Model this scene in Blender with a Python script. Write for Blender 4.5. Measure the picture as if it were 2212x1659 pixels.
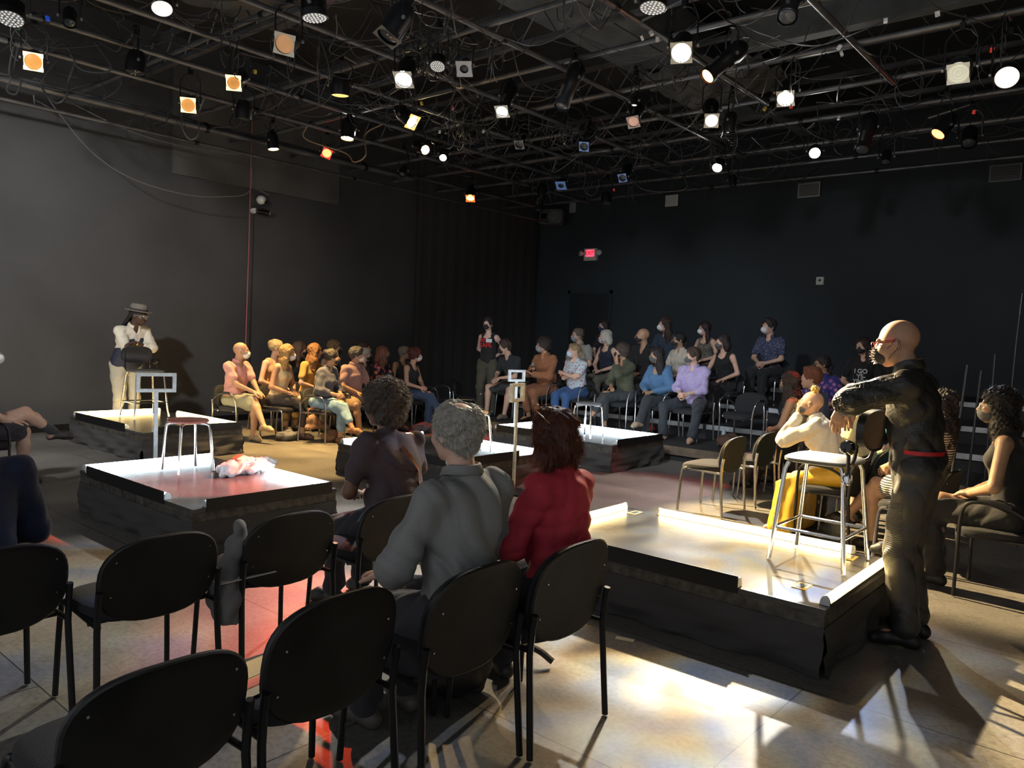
import bpy, bmesh, math, random
import numpy as np
from mathutils import Matrix, Vector

random.seed(7); rng = np.random.RandomState(7)
for o in list(bpy.data.objects): bpy.data.objects.remove(o, do_unlink=True)
SC = bpy.context.scene
COL = SC.collection
rad = math.radians

# ---------------------------------------------------------------- camera
YAW, PITCH, ROLL, FPX, CAMH = rad(-40.259), rad(-3.453), rad(2.342), 1680.0, 1.6
_f = np.array([math.cos(PITCH)*math.sin(YAW), math.cos(PITCH)*math.cos(YAW), math.sin(PITCH)])
_r = np.array([math.cos(YAW), -math.sin(YAW), 0.0]); _u = np.cross(_r, _f)
_r, _u = _r*math.cos(ROLL)+_u*math.sin(ROLL), -_r*math.sin(ROLL)+_u*math.cos(ROLL)
cam = bpy.data.cameras.new('camera'); camo = bpy.data.objects.new('camera', cam); COL.objects.link(camo)
M = Matrix(((_r[0], _u[0], -_f[0], 0), (_r[1], _u[1], -_f[1], 0), (_r[2], _u[2], -_f[2], CAMH), (0, 0, 0, 1)))
camo.matrix_world = M
cam.sensor_width = 36; cam.lens = FPX/2212*36; cam.clip_start = .05; cam.clip_end = 100
SC.camera = camo

def ray(px, py):
    d = _f*FPX+_r*(px-1106)-_u*(py-829.5)
    return d/np.linalg.norm(d)
def at(px, py, z):            # point of the place seen at a pixel, on the level z
    d = ray(px, py); t = (z-CAMH)/d[2]
    return Vector((d[0]*t, d[1]*t, z))
def aty(px, py, y):           # ... on the wall plane y
    d = ray(px, py); t = y/d[1]; return Vector((d[0]*t, y, CAMH+d[2]*t))
def atx(px, py, x):
    d = ray(px, py); t = x/d[0]; return Vector((x, d[1]*t, CAMH+d[2]*t))

# ---------------------------------------------------------------- light, exposure
w = bpy.data.worlds.new('world'); SC.world = w; w.use_nodes = True
w.node_tree.nodes['Background'].inputs[0].default_value = (.60, .62, .66, 1)
w.node_tree.nodes['Background'].inputs[1].default_value = .30
SC.view_settings.view_transform = 'Standard'; SC.view_settings.look = 'None'
SC.view_settings.gamma = 1; SC.view_settings.use_curve_mapping = False
SC.view_settings.exposure = 1.55
cy = SC.cycles
cy.max_bounces = 5; cy.diffuse_bounces = 3; cy.glossy_bounces = 3; cy.transmission_bounces = 4
cy.transparent_max_bounces = 6; cy.sample_clamp_indirect = 4; cy.use_denoising = True
cy.caustics_reflective = False; cy.caustics_refractive = False

def spot(name, loc, target, power, color, size=45, blend=.35, radius=.06, parent=None, gobo=0):
    l = bpy.data.lights.new(name, 'SPOT'); l.energy = power; l.color = color
    l.spot_size = rad(size); l.spot_blend = blend; l.shadow_soft_size = radius
    if gobo:      # a breakup pattern slid into the lamp
        l.use_nodes = True; N = l.node_tree.nodes; L = l.node_tree.links; em = N['Emission']
        tc = N.new('ShaderNodeTexCoord'); n = N.new('ShaderNodeTexNoise'); n.inputs['Scale'].default_value = gobo; n.inputs['Detail'].default_value = 1.5; n.inputs['Distortion'].default_value = 1.2
        r = N.new('ShaderNodeValToRGB'); e = r.color_ramp.elements; e[0].position = .36; e[0].color = (.10, .07, .05, 1); e[1].position = .64; e[1].color = (1, .96, .86, 1)
        for q, c in ((.44, (.62, .40, .16, 1)), (.50, (.80, .78, .60, 1)), (.56, (.34, .50, .95, 1))):
            k = e.new(q); k.color = c
        L.new(tc.outputs['Normal'], n.inputs['Vector']); L.new(n.outputs['Fac'], r.inputs['Fac']); L.new(r.outputs['Color'], em.inputs['Color'])
    o = bpy.data.objects.new(name, l); COL.objects.link(o)
    o.location = loc
    o.rotation_euler = (Vector(target)-Vector(loc)).to_track_quat('-Z', 'Y').to_euler()
    if parent:
        bpy.context.view_layer.update()
        o.parent = parent; o.matrix_parent_inverse = parent.matrix_world.inverted()
    return o

# ---------------------------------------------------------------- materials
MC = {}
def mat(name, col, rough=.6, metal=0, var=0, vs=8, bump=0, bs=40, em=0, emc=None, spec=.5, sheen=0):
    if name in MC: return MC[name]
    m = bpy.data.materials.new(name); m.use_nodes = True; nt = m.node_tree; N = nt.nodes; L = nt.links
    b = N['Principled BSDF']
    b.inputs['Base Color'].default_value = (*col, 1); b.inputs['Roughness'].default_value = rough
    b.inputs['Metallic'].default_value = metal; b.inputs['Specular IOR Level'].default_value = spec
    if sheen: b.inputs['Sheen Weight'].default_value = sheen
    if em:
        b.inputs['Emission Color'].default_value = (*(emc or col), 1); b.inputs['Emission Strength'].default_value = em
    if var or bump:
        tc = N.new('ShaderNodeTexCoord')
    if var:
        n = N.new('ShaderNodeTexNoise'); n.inputs['Scale'].default_value = vs; n.inputs['Detail'].default_value = 5
        r = N.new('ShaderNodeValToRGB')
        r.color_ramp.elements[0].color = (*[c*(1-var) for c in col], 1); r.color_ramp.elements[1].color = (*[min(1, c*(1+var)) for c in col], 1)
        r.color_ramp.elements[0].position = .3; r.color_ramp.elements[1].position = .7
        L.new(tc.outputs['Object'], n.inputs['Vector']); L.new(n.outputs['Fac'], r.inputs['Fac']); L.new(r.outputs['Color'], b.inputs['Base Color'])
    if bump:
        n2 = N.new('ShaderNodeTexNoise'); n2.inputs['Scale'].default_value = bs; n2.inputs['Detail'].default_value = 4
        bp = N.new('ShaderNodeBump'); bp.inputs['Strength'].default_value = bump; bp.inputs['Distance'].default_value = .01
        L.new(tc.outputs['Object'], n2.inputs['Vector']); L.new(n2.outputs['Fac'], bp.inputs['Height']); L.new(bp.outputs['Normal'], b.inputs['Normal'])
    MC[name] = m
    return m

def pattern(name, kind, c1, c2, scale=20, c3=None, rough=.8):
    if name in MC: return MC[name]
    m = mat(name, c1, rough, bump=.55 if kind == 'check' else .15, bs=15 if kind == 'check' else 150); nt = m.node_tree; N = nt.nodes; L = nt.links; b = N['Principled BSDF']
    tc = N.new('ShaderNodeTexCoord'); r = N.new('ShaderNodeValToRGB'); r.color_ramp.interpolation = 'CONSTANT'
    r.color_ramp.elements[0].color = (*c1, 1); r.color_ramp.elements[1].color = (*c2, 1)
    if kind == 'stripe':
        t = N.new('ShaderNodeTexWave'); t.bands_direction = 'Z'; t.inputs['Scale'].default_value = scale; t.inputs['Distortion'].default_value = 1.5
        t.inputs['Detail Scale'].default_value = .5; r.color_ramp.elements[1].position = .5
        L.new(tc.outputs['Object'], t.inputs['Vector']); L.new(t.outputs['Fac'], r.inputs['Fac'])
    elif kind == 'check':
        r.color_ramp.interpolation = 'LINEAR'
        ts = []
        for d in 'YZ':
            t = N.new('ShaderNodeTexWave'); t.bands_direction = d; t.inputs['Scale'].default_value = scale; t.inputs['Distortion'].default_value = .4
            mp = N.new('ShaderNodeMapping'); mp.inputs['Rotation'].default_value = (0, 0, .86); L.new(tc.outputs['Object'], mp.inputs['Vector']); L.new(mp.outputs['Vector'], t.inputs['Vector']); ts.append(t)
        mx = N.new('ShaderNodeMath'); mx.operation = 'MAXIMUM'; L.new(ts[0].outputs['Fac'], mx.inputs[0]); L.new(ts[1].outputs['Fac'], mx.inputs[1])
        r.color_ramp.elements[0].position = .8; r.color_ramp.elements[1].position = .97; L.new(mx.outputs[0], r.inputs['Fac'])
    else:   # floral / spots
        t = N.new('ShaderNodeTexVoronoi'); t.inputs['Scale'].default_value = scale
        L.new(tc.outputs['Object'], t.inputs['Vector']); L.new(t.outputs['Distance'], r.inputs['Fac'])
        r.color_ramp.elements[0].color = (*c2, 1); r.color_ramp.elements[1].color = (*c1, 1)
        r.color_ramp.elements[1].position = .42 if kind == 'floral' else .3
        if c3:
            e = r.color_ramp.elements.new(.2); e.color = (*c3, 1)
    L.new(r.outputs['Color'], b.inputs['Base Color'])
    return m

BLK = mat('black_steel', (.012, .012, .013), .38, .3, bump=.05, bs=60)
PIPE = mat('painted_pipe', (.14, .14, .145), .36, .5, var=.4, vs=3, bump=.1, bs=30)
CHR = mat('chrome', (.75, .75, .77), .16, 1)
FAB = mat('black_upholstery', (.022, .022, .025), .9, bump=.4, bs=300)
SHELL = mat('black_chair_shell', (.008, .008, .0078), .5, var=.6, vs=6, bump=.12, bs=25)
DRAPE = mat('black_drape', (.055, .052, .051), .85, bump=.3, bs=90)
WHT = mat('white_plastic', (.75, .75, .73), .45)
CAB = mat('black_cable', (.03, .03, .032), .5)

# ---------------------------------------------------------------- mesh helpers
def link(o, parent=None):
    COL.objects.link(o)
    if parent: o.parent = parent
    return o
def tag(o, label=None, cat=None, group=None, kind=None):
    if label: o['label'] = label
    if cat: o['category'] = cat
    if group: o['group'] = group
    if kind: o['kind'] = kind
    return o
def empty(name, loc, yaw=0):
    o = bpy.data.objects.new(name, None); COL.objects.link(o); o.location = loc; o.rotation_euler = (0, 0, yaw)
    o.empty_display_size = .1
    return o
class MB:
    def __init__(s): s.v = []; s.f = []; s.mi = []; s.m = 0
    def add(s, v, f):
        n = len(s.v); s.v += [tuple(p) for p in v]; s.f += [tuple(i+n for i in q) for q in f]; s.mi += [s.m]*len(f); return s
    def box(s, a, b, M=None):
        x0, y0, z0 = a; x1, y1, z1 = b
        v = [(x0, y0, z0), (x1, y0, z0), (x1, y1, z0), (x0, y1, z0), (x0, y0, z1), (x1, y0, z1), (x1, y1, z1), (x0, y1, z1)]
        if M is not None: v = [tuple(M @ Vector(p)) for p in v]
        return s.add(v, [(0, 3, 2, 1), (4, 5, 6, 7), (0, 1, 5, 4), (1, 2, 6, 5), (2, 3, 7, 6), (3, 0, 4, 7)])
    def rings(s, R, cap=True, loop=False):
        n = len(R[0]); v = [p for r in R for p in r]; f = []
        k = len(R)
        for i in range(k if loop else k-1):
            for j in range(n):
                a, b = i*n, ((i+1) % k)*n
                f.append((a+j, a+(j+1) % n, b+(j+1) % n, b+j))
        if cap and not loop: f += [tuple(range(n))[::-1], tuple((k-1)*n+j for j in range(n))]
        return s.add(v, f)
    def tube(s, pts, r, n=8, cap=True, loop=False):
        P = [Vector(p) for p in pts]; R = []; up = None; k = len(P)
        rr = r if hasattr(r, '__len__') else [r]*k
        for i, p in enumerate(P):
            if loop: t = (P[(i+1) % k]-P[i-1])
            else: t = (P[min(i+1, k-1)]-P[max(i-1, 0)])
            t.normalize()
            if up is None: up = Vector((0, 0, 1)) if abs(t.z) < .9 else Vector((1, 0, 0))
            a = t.cross(up)
            if a.length < 1e-4: a = t.cross(Vector((.3, 1, .2)))
            a.normalize(); b = a.cross(t); b.normalize(); up = b
            R.append([p+(a*math.cos(q*2*math.pi/n)+b*math.sin(q*2*math.pi/n))*rr[i] for q in range(n)])
        return s.rings(R, cap, loop)
    def lathe(s, prof, n=20, M=None, cap=True):
        R = [[Vector((r*math.cos(j*2*math.pi/n), r*math.sin(j*2*math.pi/n), z)) for j in range(n)] for r, z in prof]
        if M is not None: R = [[M @ p for p in q] for q in R]
        return s.rings(R, cap)
    def build(s, name, m, parent=None, smooth=True, sub=0, bev=0):
        me = bpy.data.meshes.new(name); me.from_pydata(s.v, [], s.f); me.update()
        for q in (m if isinstance(m, (list, tuple)) else [m]): me.materials.append(q)
        if any(s.mi): me.polygons.foreach_set('material_index', s.mi)
        bm = bmesh.new(); bm.from_mesh(me); bmesh.ops.recalc_face_normals(bm, faces=bm.faces)
        if bev: bmesh.ops.bevel(bm, geom=[e for e in bm.edges if len(e.link_faces) == 2 and e.calc_face_angle(0) > .6], offset=bev, segments=2, affect='EDGES', profile=.7)
        bm.to_mesh(me); bm.free()
        if smooth:
            me.polygons.foreach_set('use_smooth', [True]*len(me.polygons)); me.set_sharp_from_angle(angle=rad(38))
        o = bpy.data.objects.new(name, me)
        if sub:
            md = o.modifiers.new('s', 'SUBSURF'); md.levels = sub; md.render_levels = sub
        return link(o, parent)
def bez(pts, n=6):            # Catmull-Rom through points
    P = [Vector(p) for p in pts]; P = [P[0]*2-P[1]]+P+[P[-1]*2-P[-2]]; out = []
    for i in range(1, len(P)-2):
        for j in range(n):
            t = j/n; a, b, c, d = P[i-1], P[i], P[i+1], P[i+2]
            out.append(.5*((2*b)+(c-a)*t+(2*a-5*b+4*c-d)*t*t+(3*b-a-3*c+d)*t**3))
    out.append(P[-2]); return out
def copy_tree(o, parent=None, mat_from=None):
    c = o.copy(); COL.objects.link(c); c.parent = parent
    for ch in o.children: copy_tree(ch, c)
    return c
def frame(d):                 # matrix whose z is d
    return Vector(d).to_track_quat('Z', 'Y').to_matrix().to_4x4()
def xf(loc, M): return Matrix.Translation(Vector(loc)) @ M

# ---------------------------------------------------------------- signed-distance modeller (one skin per body / garment)
def _smin(a, b, k):
    h = np.maximum(k-np.abs(a-b), 0)/k
    return np.minimum(a, b)-h*h*k*.25
def cone(a, ra, b, rb, k=None): return ('c', np.array(a, float), ra, np.array(b, float), rb, k)
def ell(c, r, R=None, k=None): return ('e', np.array(c, float), np.array(r, float), np.eye(3) if R is None else np.array(R), k)
def sub(c, r, R=None, k=.006): return ('s', np.array(c, float), np.array(r, float), np.eye(3) if R is None else np.array(R), k)
def cut(p, n): return ('p', np.array(p, float), np.array(n, float)/np.linalg.norm(n))
def field(prims, h, k0, fold=None):
    lo = np.full(3, 1e9); hi = -lo
    for q in prims:
        if q[0] == 'c': lo = np.minimum(lo, np.minimum(q[1]-q[2], q[3]-q[4])); hi = np.maximum(hi, np.maximum(q[1]+q[2], q[3]+q[4]))
        elif q[0] == 'e': R = max(q[2]); lo = np.minimum(lo, q[1]-R); hi = np.maximum(hi, q[1]+R)
    lo -= 3*h+.012; hi += 3*h+.012
    n = np.ceil((hi-lo)/h).astype(int)+1
    ax = [(lo[i]+h*np.arange(n[i])).astype(np.float32) for i in range(3)]
    F = np.full(n, .2, np.float32)
    def win(a, b, m):
        i0 = np.maximum(((a-m-lo)/h).astype(int), 0); i1 = np.minimum(((b+m-lo)/h).astype(int)+2, n)
        return tuple(slice(i0[i], i1[i]) for i in range(3))
    def pts(s): return ax[0][s[0]][:, None, None], ax[1][s[1]][None, :, None], ax[2][s[2]][None, None, :]
    def ed(q, s):
        X, Y, Z = pts(s); c, r, R = q[1], q[2], q[3]
        x = X-c[0]; y = Y-c[1]; z = Z-c[2]
        u = [(x*R[0, i]+y*R[1, i]+z*R[2, i]) for i in range(3)]
        k0_ = np.sqrt((u[0]/r[0])**2+(u[1]/r[1])**2+(u[2]/r[2])**2); k1_ = np.sqrt((u[0]/r[0]**2)**2+(u[1]/r[1]**2)**2+(u[2]/r[2]**2)**2)+1e-6
        return k0_*(k0_-1)/k1_
    for q in prims:
        if q[0] == 'c':
            k = q[5] or k0; a, b = q[1], q[3]; m = k+max(q[2], q[4])+2*h
            s = win(np.minimum(a, b), np.maximum(a, b), m); X, Y, Z = pts(s); d = b-a; L = max(d@d, 1e-9)
            t = np.clip(((X-a[0])*d[0]+(Y-a[1])*d[1]+(Z-a[2])*d[2])/L, 0, 1)
            D = np.sqrt((X-a[0]-t*d[0])**2+(Y-a[1]-t*d[1])**2+(Z-a[2]-t*d[2])**2)-(q[2]+(q[4]-q[2])*t)
            F[s] = _smin(F[s], D, k)
        elif q[0] == 'e':
            k = q[4] or k0; m = k+2*h+max(q[2]); s = win(q[1], q[1], m); F[s] = _smin(F[s], ed(q, s), k)
        elif q[0] == 's':
            s = win(q[1], q[1], q[4]+max(q[2])+2*h); F[s] = -_smin(-F[s], ed(q, s), q[4])
        else:
            X, Y, Z = ax[0][:, None, None], ax[1][None, :, None], ax[2][None, None, :]
            F = np.maximum(F, (X-q[1][0])*q[2][0]+(Y-q[1][1])*q[2][1]+(Z-q[1][2])*q[2][2])
    if fold:
        amp, fr, seed = fold; rs = np.random.RandomState(seed); near = np.where(np.abs(F) < .03)
        P = np.stack([ax[i][near[i]] for i in range(3)], 1)
        wv = P+.25/fr*np.sin(P[:, [1, 2, 0]]*fr*.7+rs.rand(3)*6)*3
        D = np.zeros(len(P))
        for i in range(5):
            v = rs.randn(3); v[2] *= .6 if i < 3 else 1.6; v /= np.linalg.norm(v)
            q_ = np.sin(wv @ v*fr*(.6+.35*i)+rs.rand()*6); D += (1.1-1.9*np.abs(q_) if i in (1, 2) else q_)/(1+.35*i)
        F[near] += (amp*D*.55).astype(np.float32)
    return F, lo
def snet(F, lo, h):
    S = F < 0; nx, ny, nz = F.shape
    c = np.zeros((nx-1, ny-1, nz-1), np.uint8)
    for i in (0, 1):
        for j in (0, 1):
            for k in (0, 1): c += S[i:nx-1+i, j:ny-1+j, k:nz-1+k]
    act = (c > 0) & (c < 8); I = np.argwhere(act); idx = np.full(act.shape, -1, np.int32); idx[tuple(I.T)] = np.arange(len(I))
    cs = [(i, j, k) for i in (0, 1) for j in (0, 1) for k in (0, 1)]
    val = np.stack([F[I[:, 0]+a, I[:, 1]+b, I[:, 2]+d] for a, b, d in cs], 1)
    acc = np.zeros((len(I), 3)); cnt = np.zeros(len(I))
    for a in range(8):
        for b in range(a+1, 8):
            if sum(abs(cs[a][t]-cs[b][t]) for t in range(3)) != 1: continue
            va, vb = val[:, a], val[:, b]; m = (va < 0) != (vb < 0); t = va[m]/(va[m]-vb[m])
            acc[m] += np.array(cs[a])+t[:, None]*(np.array(cs[b])-np.array(cs[a])); cnt[m] += 1
    V = lo+h*(I+acc/np.maximum(cnt, 1)[:, None])
    Q = []
    for axn in range(3):
        d = [0, 0, 0]; d[axn] = 1; a1, a2 = [(1, 2), (2, 0), (0, 1)][axn]
        A = S[:nx-d[0], :ny-d[1], :nz-d[2]]; B = S[d[0]:, d[1]:, d[2]:]
        E = np.argwhere(A != B); E = E[(E[:, a1] > 0) & (E[:, a2] > 0)]
        E = E[(E[:, a1] < F.shape[a1]-1) & (E[:, a2] < F.shape[a2]-1)]
        if not len(E): continue
        o1 = np.zeros(3, int); o1[a1] = 1; o2 = np.zeros(3, int); o2[a2] = 1
        q = np.stack([idx[tuple((E-o1-o2).T)], idx[tuple((E-o2).T)], idx[tuple(E.T)], idx[tuple((E-o1).T)]], 1)
        fl = ~A[tuple(E.T)]; q[fl] = q[fl][:, ::-1]; Q.append(q)
    return V, np.concatenate(Q)
def blob(name, parts, m, parent=None):
    """parts: list of (prims, h, k, fold) merged into one mesh."""
    VV = []; QQ = []; n = 0
    for prims, h, k, fold in parts:
        F, lo = field(prims, h, k, fold); V, Q = snet(F, lo, h); VV.append(V); QQ.append(Q+n); n += len(V)
    V = np.concatenate(VV).astype(np.float32); Q = np.concatenate(QQ).astype(np.int32)
    me = bpy.data.meshes.new(name); me.vertices.add(len(V)); me.vertices.foreach_set('co', V.ravel())
    me.loops.add(Q.size); me.loops.foreach_set('vertex_index', Q.ravel())
    me.polygons.add(len(Q)); me.polygons.foreach_set('loop_start', np.arange(0, Q.size, 4, dtype=np.int32)); me.polygons.foreach_set('loop_total', np.full(len(Q), 4, np.int32))
    me.update(calc_edges=True); me.validate(); me.polygons.foreach_set('use_smooth', [True]*len(me.polygons))
    me.materials.append(m); o = bpy.data.objects.new(name, me); return link(o, parent)
# ---------------------------------------------------------------- the room
XL, YB, CEIL = -12.0, 14.95, 6.0
def floor_mat():
    m = mat('stage_floor', (.16, .155, .15), .42); nt = m.node_tree; N = nt.nodes; L = nt.links; b = N['Principled BSDF']
    tc = N.new('ShaderNodeTexCoord')
    br = N.new('ShaderNodeTexBrick'); br.offset = .5; br.inputs['Scale'].default_value = 1
    br.inputs['Brick Width'].default_value = 2.44; br.inputs['Row Height'].default_value = 1.22; br.inputs['Mortar Size'].default_value = .004
    br.inputs['Mortar Smooth'].default_value = .2
    br.inputs['Color1'].default_value = (.15, .145, .138, 1); br.inputs['Color2'].default_value = (.18, .172, .162, 1); br.inputs['Mortar'].default_value = (.03, .03, .03, 1)
    L.new(tc.outputs['Object'], br.inputs['Vector'])
    n = N.new('ShaderNodeTexNoise'); n.inputs['Scale'].default_value = 1.1; n.inputs['Detail'].default_value = 8; n.inputs['Roughness'].default_value = .65
    L.new(tc.outputs['Object'], n.inputs['Vector'])
    sc = N.new('ShaderNodeTexVoronoi'); sc.feature = 'DISTANCE_TO_EDGE'; sc.inputs['Scale'].default_value = 1.7
    mp = N.new('ShaderNodeMapping'); mp.inputs['Scale'].default_value = (1, 3.3, 1); mp.inputs['Rotation'].default_value = (0, 0, .5)
    wn = N.new('ShaderNodeTexNoise'); wn.inputs['Scale'].default_value = 2.3; wn.inputs['Detail'].default_value = 2
    av = N.new('ShaderNodeVectorMath'); av.operation = 'ADD'
    L.new(tc.outputs['Object'], wn.inputs['Vector']); L.new(tc.outputs['Object'], av.inputs[0]); L.new(wn.outputs['Color'], av.inputs[1]); L.new(av.outputs[0], mp.inputs['Vector']); L.new(mp.outputs['Vector'], sc.inputs['Vector'])
    cr = N.new('ShaderNodeValToRGB'); cr.color_ramp.elements[0].color = (.25, .25, .25, 1); cr.color_ramp.elements[1].color = (1, 1, 1, 1); cr.color_ramp.elements[1].position = .012
    L.new(sc.outputs['Distance'], cr.inputs['Fac'])
    rp = N.new('ShaderNodeValToRGB'); rp.color_ramp.elements[0].color = (.62, .6, .58, 1); rp.color_ramp.elements[1].color = (1.35, 1.33, 1.3, 1); rp.color_ramp.elements[0].position = .3; rp.color_ramp.elements[1].position = .7
    L.new(n.outputs['Fac'], rp.inputs['Fac'])
    m1 = N.new('ShaderNodeMixRGB'); m1.blend_type = 'MULTIPLY'; m1.inputs[0].default_value = 1; L.new(br.outputs['Color'], m1.inputs[1]); L.new(rp.outputs['Color'], m1.inputs[2])
    m2 = N.new('ShaderNodeMixRGB'); m2.blend_type = 'MULTIPLY'; m2.inputs[0].default_value = .35; L.new(m1.outputs[0], m2.inputs[1]); L.new(cr.outputs['Color'], m2.inputs[2])
    n4 = N.new('ShaderNodeTexNoise'); n4.inputs['Scale'].default_value = 38; n4.inputs['Detail'].default_value = 7; n4.inputs['Roughness'].default_value = .7; L.new(tc.outputs['Object'], n4.inputs['Vector'])
    r4 = N.new('ShaderNodeValToRGB'); r4.color_ramp.elements[0].color = (.72, .71, .70, 1); r4.color_ramp.elements[1].color = (1.12, 1.12, 1.1, 1); r4.color_ramp.elements[0].position = .36; r4.color_ramp.elements[1].position = .56; L.new(n4.outputs['Fac'], r4.inputs['Fac'])
    m3 = N.new('ShaderNodeMixRGB'); m3.blend_type = 'MULTIPLY'; m3.inputs[0].default_value = 1; L.new(m2.outputs[0], m3.inputs[1]); L.new(r4.outputs['Color'], m3.inputs[2])
    L.new(m3.outputs[0], b.inputs['Base Color'])
    r2 = N.new('ShaderNodeMapRange'); r2.inputs['To Min'].default_value = .28; r2.inputs['To Max'].default_value = .55; L.new(n.outputs['Fac'], r2.inputs['Value']); L.new(r2.outputs[0], b.inputs['Roughness'])
    n3 = N.new('ShaderNodeTexNoise'); n3.inputs['Scale'].default_value = 6; n3.inputs['Detail'].default_value = 6; L.new(tc.outputs['Object'], n3.inputs['Vector'])
    bp = N.new('ShaderNodeBump'); bp.inputs['Strength'].default_value = .12; bp.inputs['Distance'].default_value = .02; L.new(n3.outputs['Fac'], bp.inputs['Height']); L.new(bp.outputs['Normal'], b.inputs['Normal'])
    return m
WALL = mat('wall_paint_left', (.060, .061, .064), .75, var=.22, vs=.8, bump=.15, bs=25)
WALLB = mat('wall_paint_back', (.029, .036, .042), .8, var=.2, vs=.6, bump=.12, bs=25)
X1, Y0 = 2.6, -3.2
def struct(name, mb, m, **k): return tag(mb.build(name, m, smooth=False, **k), kind='structure')
struct('floor', MB().box((XL-.3, Y0-.3, -.12), (X1+.3, YB+.3, 0)), floor_mat())
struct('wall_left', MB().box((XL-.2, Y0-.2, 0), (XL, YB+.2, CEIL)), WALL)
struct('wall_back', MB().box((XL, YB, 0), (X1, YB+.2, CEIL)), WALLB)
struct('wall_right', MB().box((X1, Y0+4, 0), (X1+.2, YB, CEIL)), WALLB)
struct('ceiling', MB().box((XL-.3, Y0-.3, CEIL), (X1+.3, YB+.3, CEIL+.15)), mat('ceiling_black', (.03, .03, .031), .9, var=.3, vs=2))
# lighter flat boxed-out panel high on the left wall, rippled black sheet along that wall's far end, a doorway under the exit sign
p0, p1 = atx(369, 375, XL), atx(727, 437, XL)
struct('trim_1', MB().box((XL, p0.y, p0.z), (XL+.07, p1.y, 5.6)), mat('grey_board', (.10, .10, .098), .8, var=.25, vs=1.5), bev=.005)
mb = MB(); n = 40
R = [[(XL+.08+.005*math.sin(i*1.9)+(.02 if k else 0), 10.9+i*.1, z) for i in range(n)] for k in (0,) for z in (.05, 5.5)]
mb.add(R[0]+R[1], [(i, i+1, n+i+1, n+i) for i in range(n-1)])
struct('trim_2', mb, DRAPE)
dr = aty(1272, 700, YB)
mb = MB(); mb.box((dr.x-.62, YB-.03, 0), (dr.x-.55, YB, 2.75)); mb.box((dr.x+.55, YB-.03, 0), (dr.x+.62, YB, 2.75)); mb.box((dr.x-.62, YB-.03, 2.68), (dr.x+.62, YB, 2.75))
struct('trim_3', mb, WALLB)
struct('door_1', MB().box((dr.x-.55, YB-.02, 0), (dr.x+.55, YB-.001, 2.68)), mat('black_door', (.02, .022, .024), .5))
struct('baseboard_left', MB().box((XL, Y0, 0), (XL+.04, 11, .1)), BLK)
# low black bench boards along the left wall
mb = MB(); mb.box((XL, -1.5, 0), (XL+.5, 3.3, .40)); 
bo = mb.build('wall_bench', mat('black_bench', (.018, .018, .02), .7), smooth=False, bev=.01)
tag(bo, 'low black bench running along the foot of the grey left wall', 'bench')
for i, z in enumerate((.08, .2)):
    MB().box((XL+.5, -1.4, z), (XL+.53, 2.9, z+.07)).build('board', mat('worn_board', (.06, .058, .055), .6, var=.4, vs=6), bo, smooth=False)

WOODR = mat('worn_riser_wood', (.16, .12, .085), .6, var=.45, vs=5, bump=.15)
RTOP = mat('riser_top', (.03, .03, .032), .7, var=.4, vs=5)
ALU = mat('grey_aluminium', (.5, .52, .54), .4, .3, var=.25, vs=5)
RZ = [(9.55, .2, 'lowest'), (10.75, .42, 'second'), (11.9, .66, 'third'), (13.1, .92, 'topmost')]
for i, (y, z, nm) in enumerate(RZ):
    r = empty('seating_riser', (-5, y, 0))
    tag(r, f'black stepped seating riser along the back wall, {nm} step', 'riser', None)
    x0 = -9.6 if i == 0 else -9.1; dp = (RZ[i+1][0]-y-.045) if i < 3 else 1.8
    MB().box((x0+5, .0, .0), (2.2+5, dp, z-.02)).build('step', mat('riser_side', (.02, .02, .022), .7), r, smooth=False)
    MB().box((x0+5, -.02, z-.02), (2.2+5, dp, z)).build('top', RTOP, r, smooth=False)
    if i == 0: MB().box((x0+5, -.045, z-.115), (2.2+5, -.021, z+.001)).build('fascia', WOODR, r, smooth=False, bev=.004)
    else:
        for k in range(9):
            MB().box((x0+5.2+k*1.22, -.04, z-.075), (x0+5.2+k*1.22+1.16, -.021, z-.005)).build('nosing', ALU, r, smooth=False, bev=.003)

# ---------------------------------------------------------------- stage platforms
LEDC = mat('cool_light_strip', (1, 1, 1), em=7, emc=(.80, .93, 1.0)); LEDW = mat('warm_light_strip', (1, 1, 1), em=7, emc=(1.0, .70, .26))
DECK = mat('scuffed_black_deck', (.06, .059, .057), .25, var=.35, vs=3, bump=.1, bs=7)
EDGE = mat('chipped_edge_board', (.06, .055, .045), .5, var=.7, vs=18, bump=.2)
def skirt(x0, y0, x1, y1, zt, ph):
    pts = []; L = math.hypot(x1-x0, y1-y0); n = int(L/.03); nx, ny = (y1-y0)/L, -(x1-x0)/L
    nz = 12; V = []
    for k in range(nz+1):
        z = zt*(1-k/nz)
        for i in range(n+1):
            t = i/n; a = (k/nz)**.7
            d = a*(.017*math.sin(t*L*13+ph+k*.35+1.5*math.sin(t*5+k*.3))+.014*math.sin(t*L*7.3-k*.6+ph*2)+.012)+.006*math.sin(k*1.7+t*L*4+ph)*a
            V.append((x0+(x1-x0)*t+nx*d, y0+(y1-y0)*t+ny*d, z+.004))
    F_ = [(k*(n+1)+i, k*(n+1)+i+1, (k+1)*(n+1)+i+1, (k+1)*(n+1)+i) for k in range(nz) for i in range(n)]
    return V, F_
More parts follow.
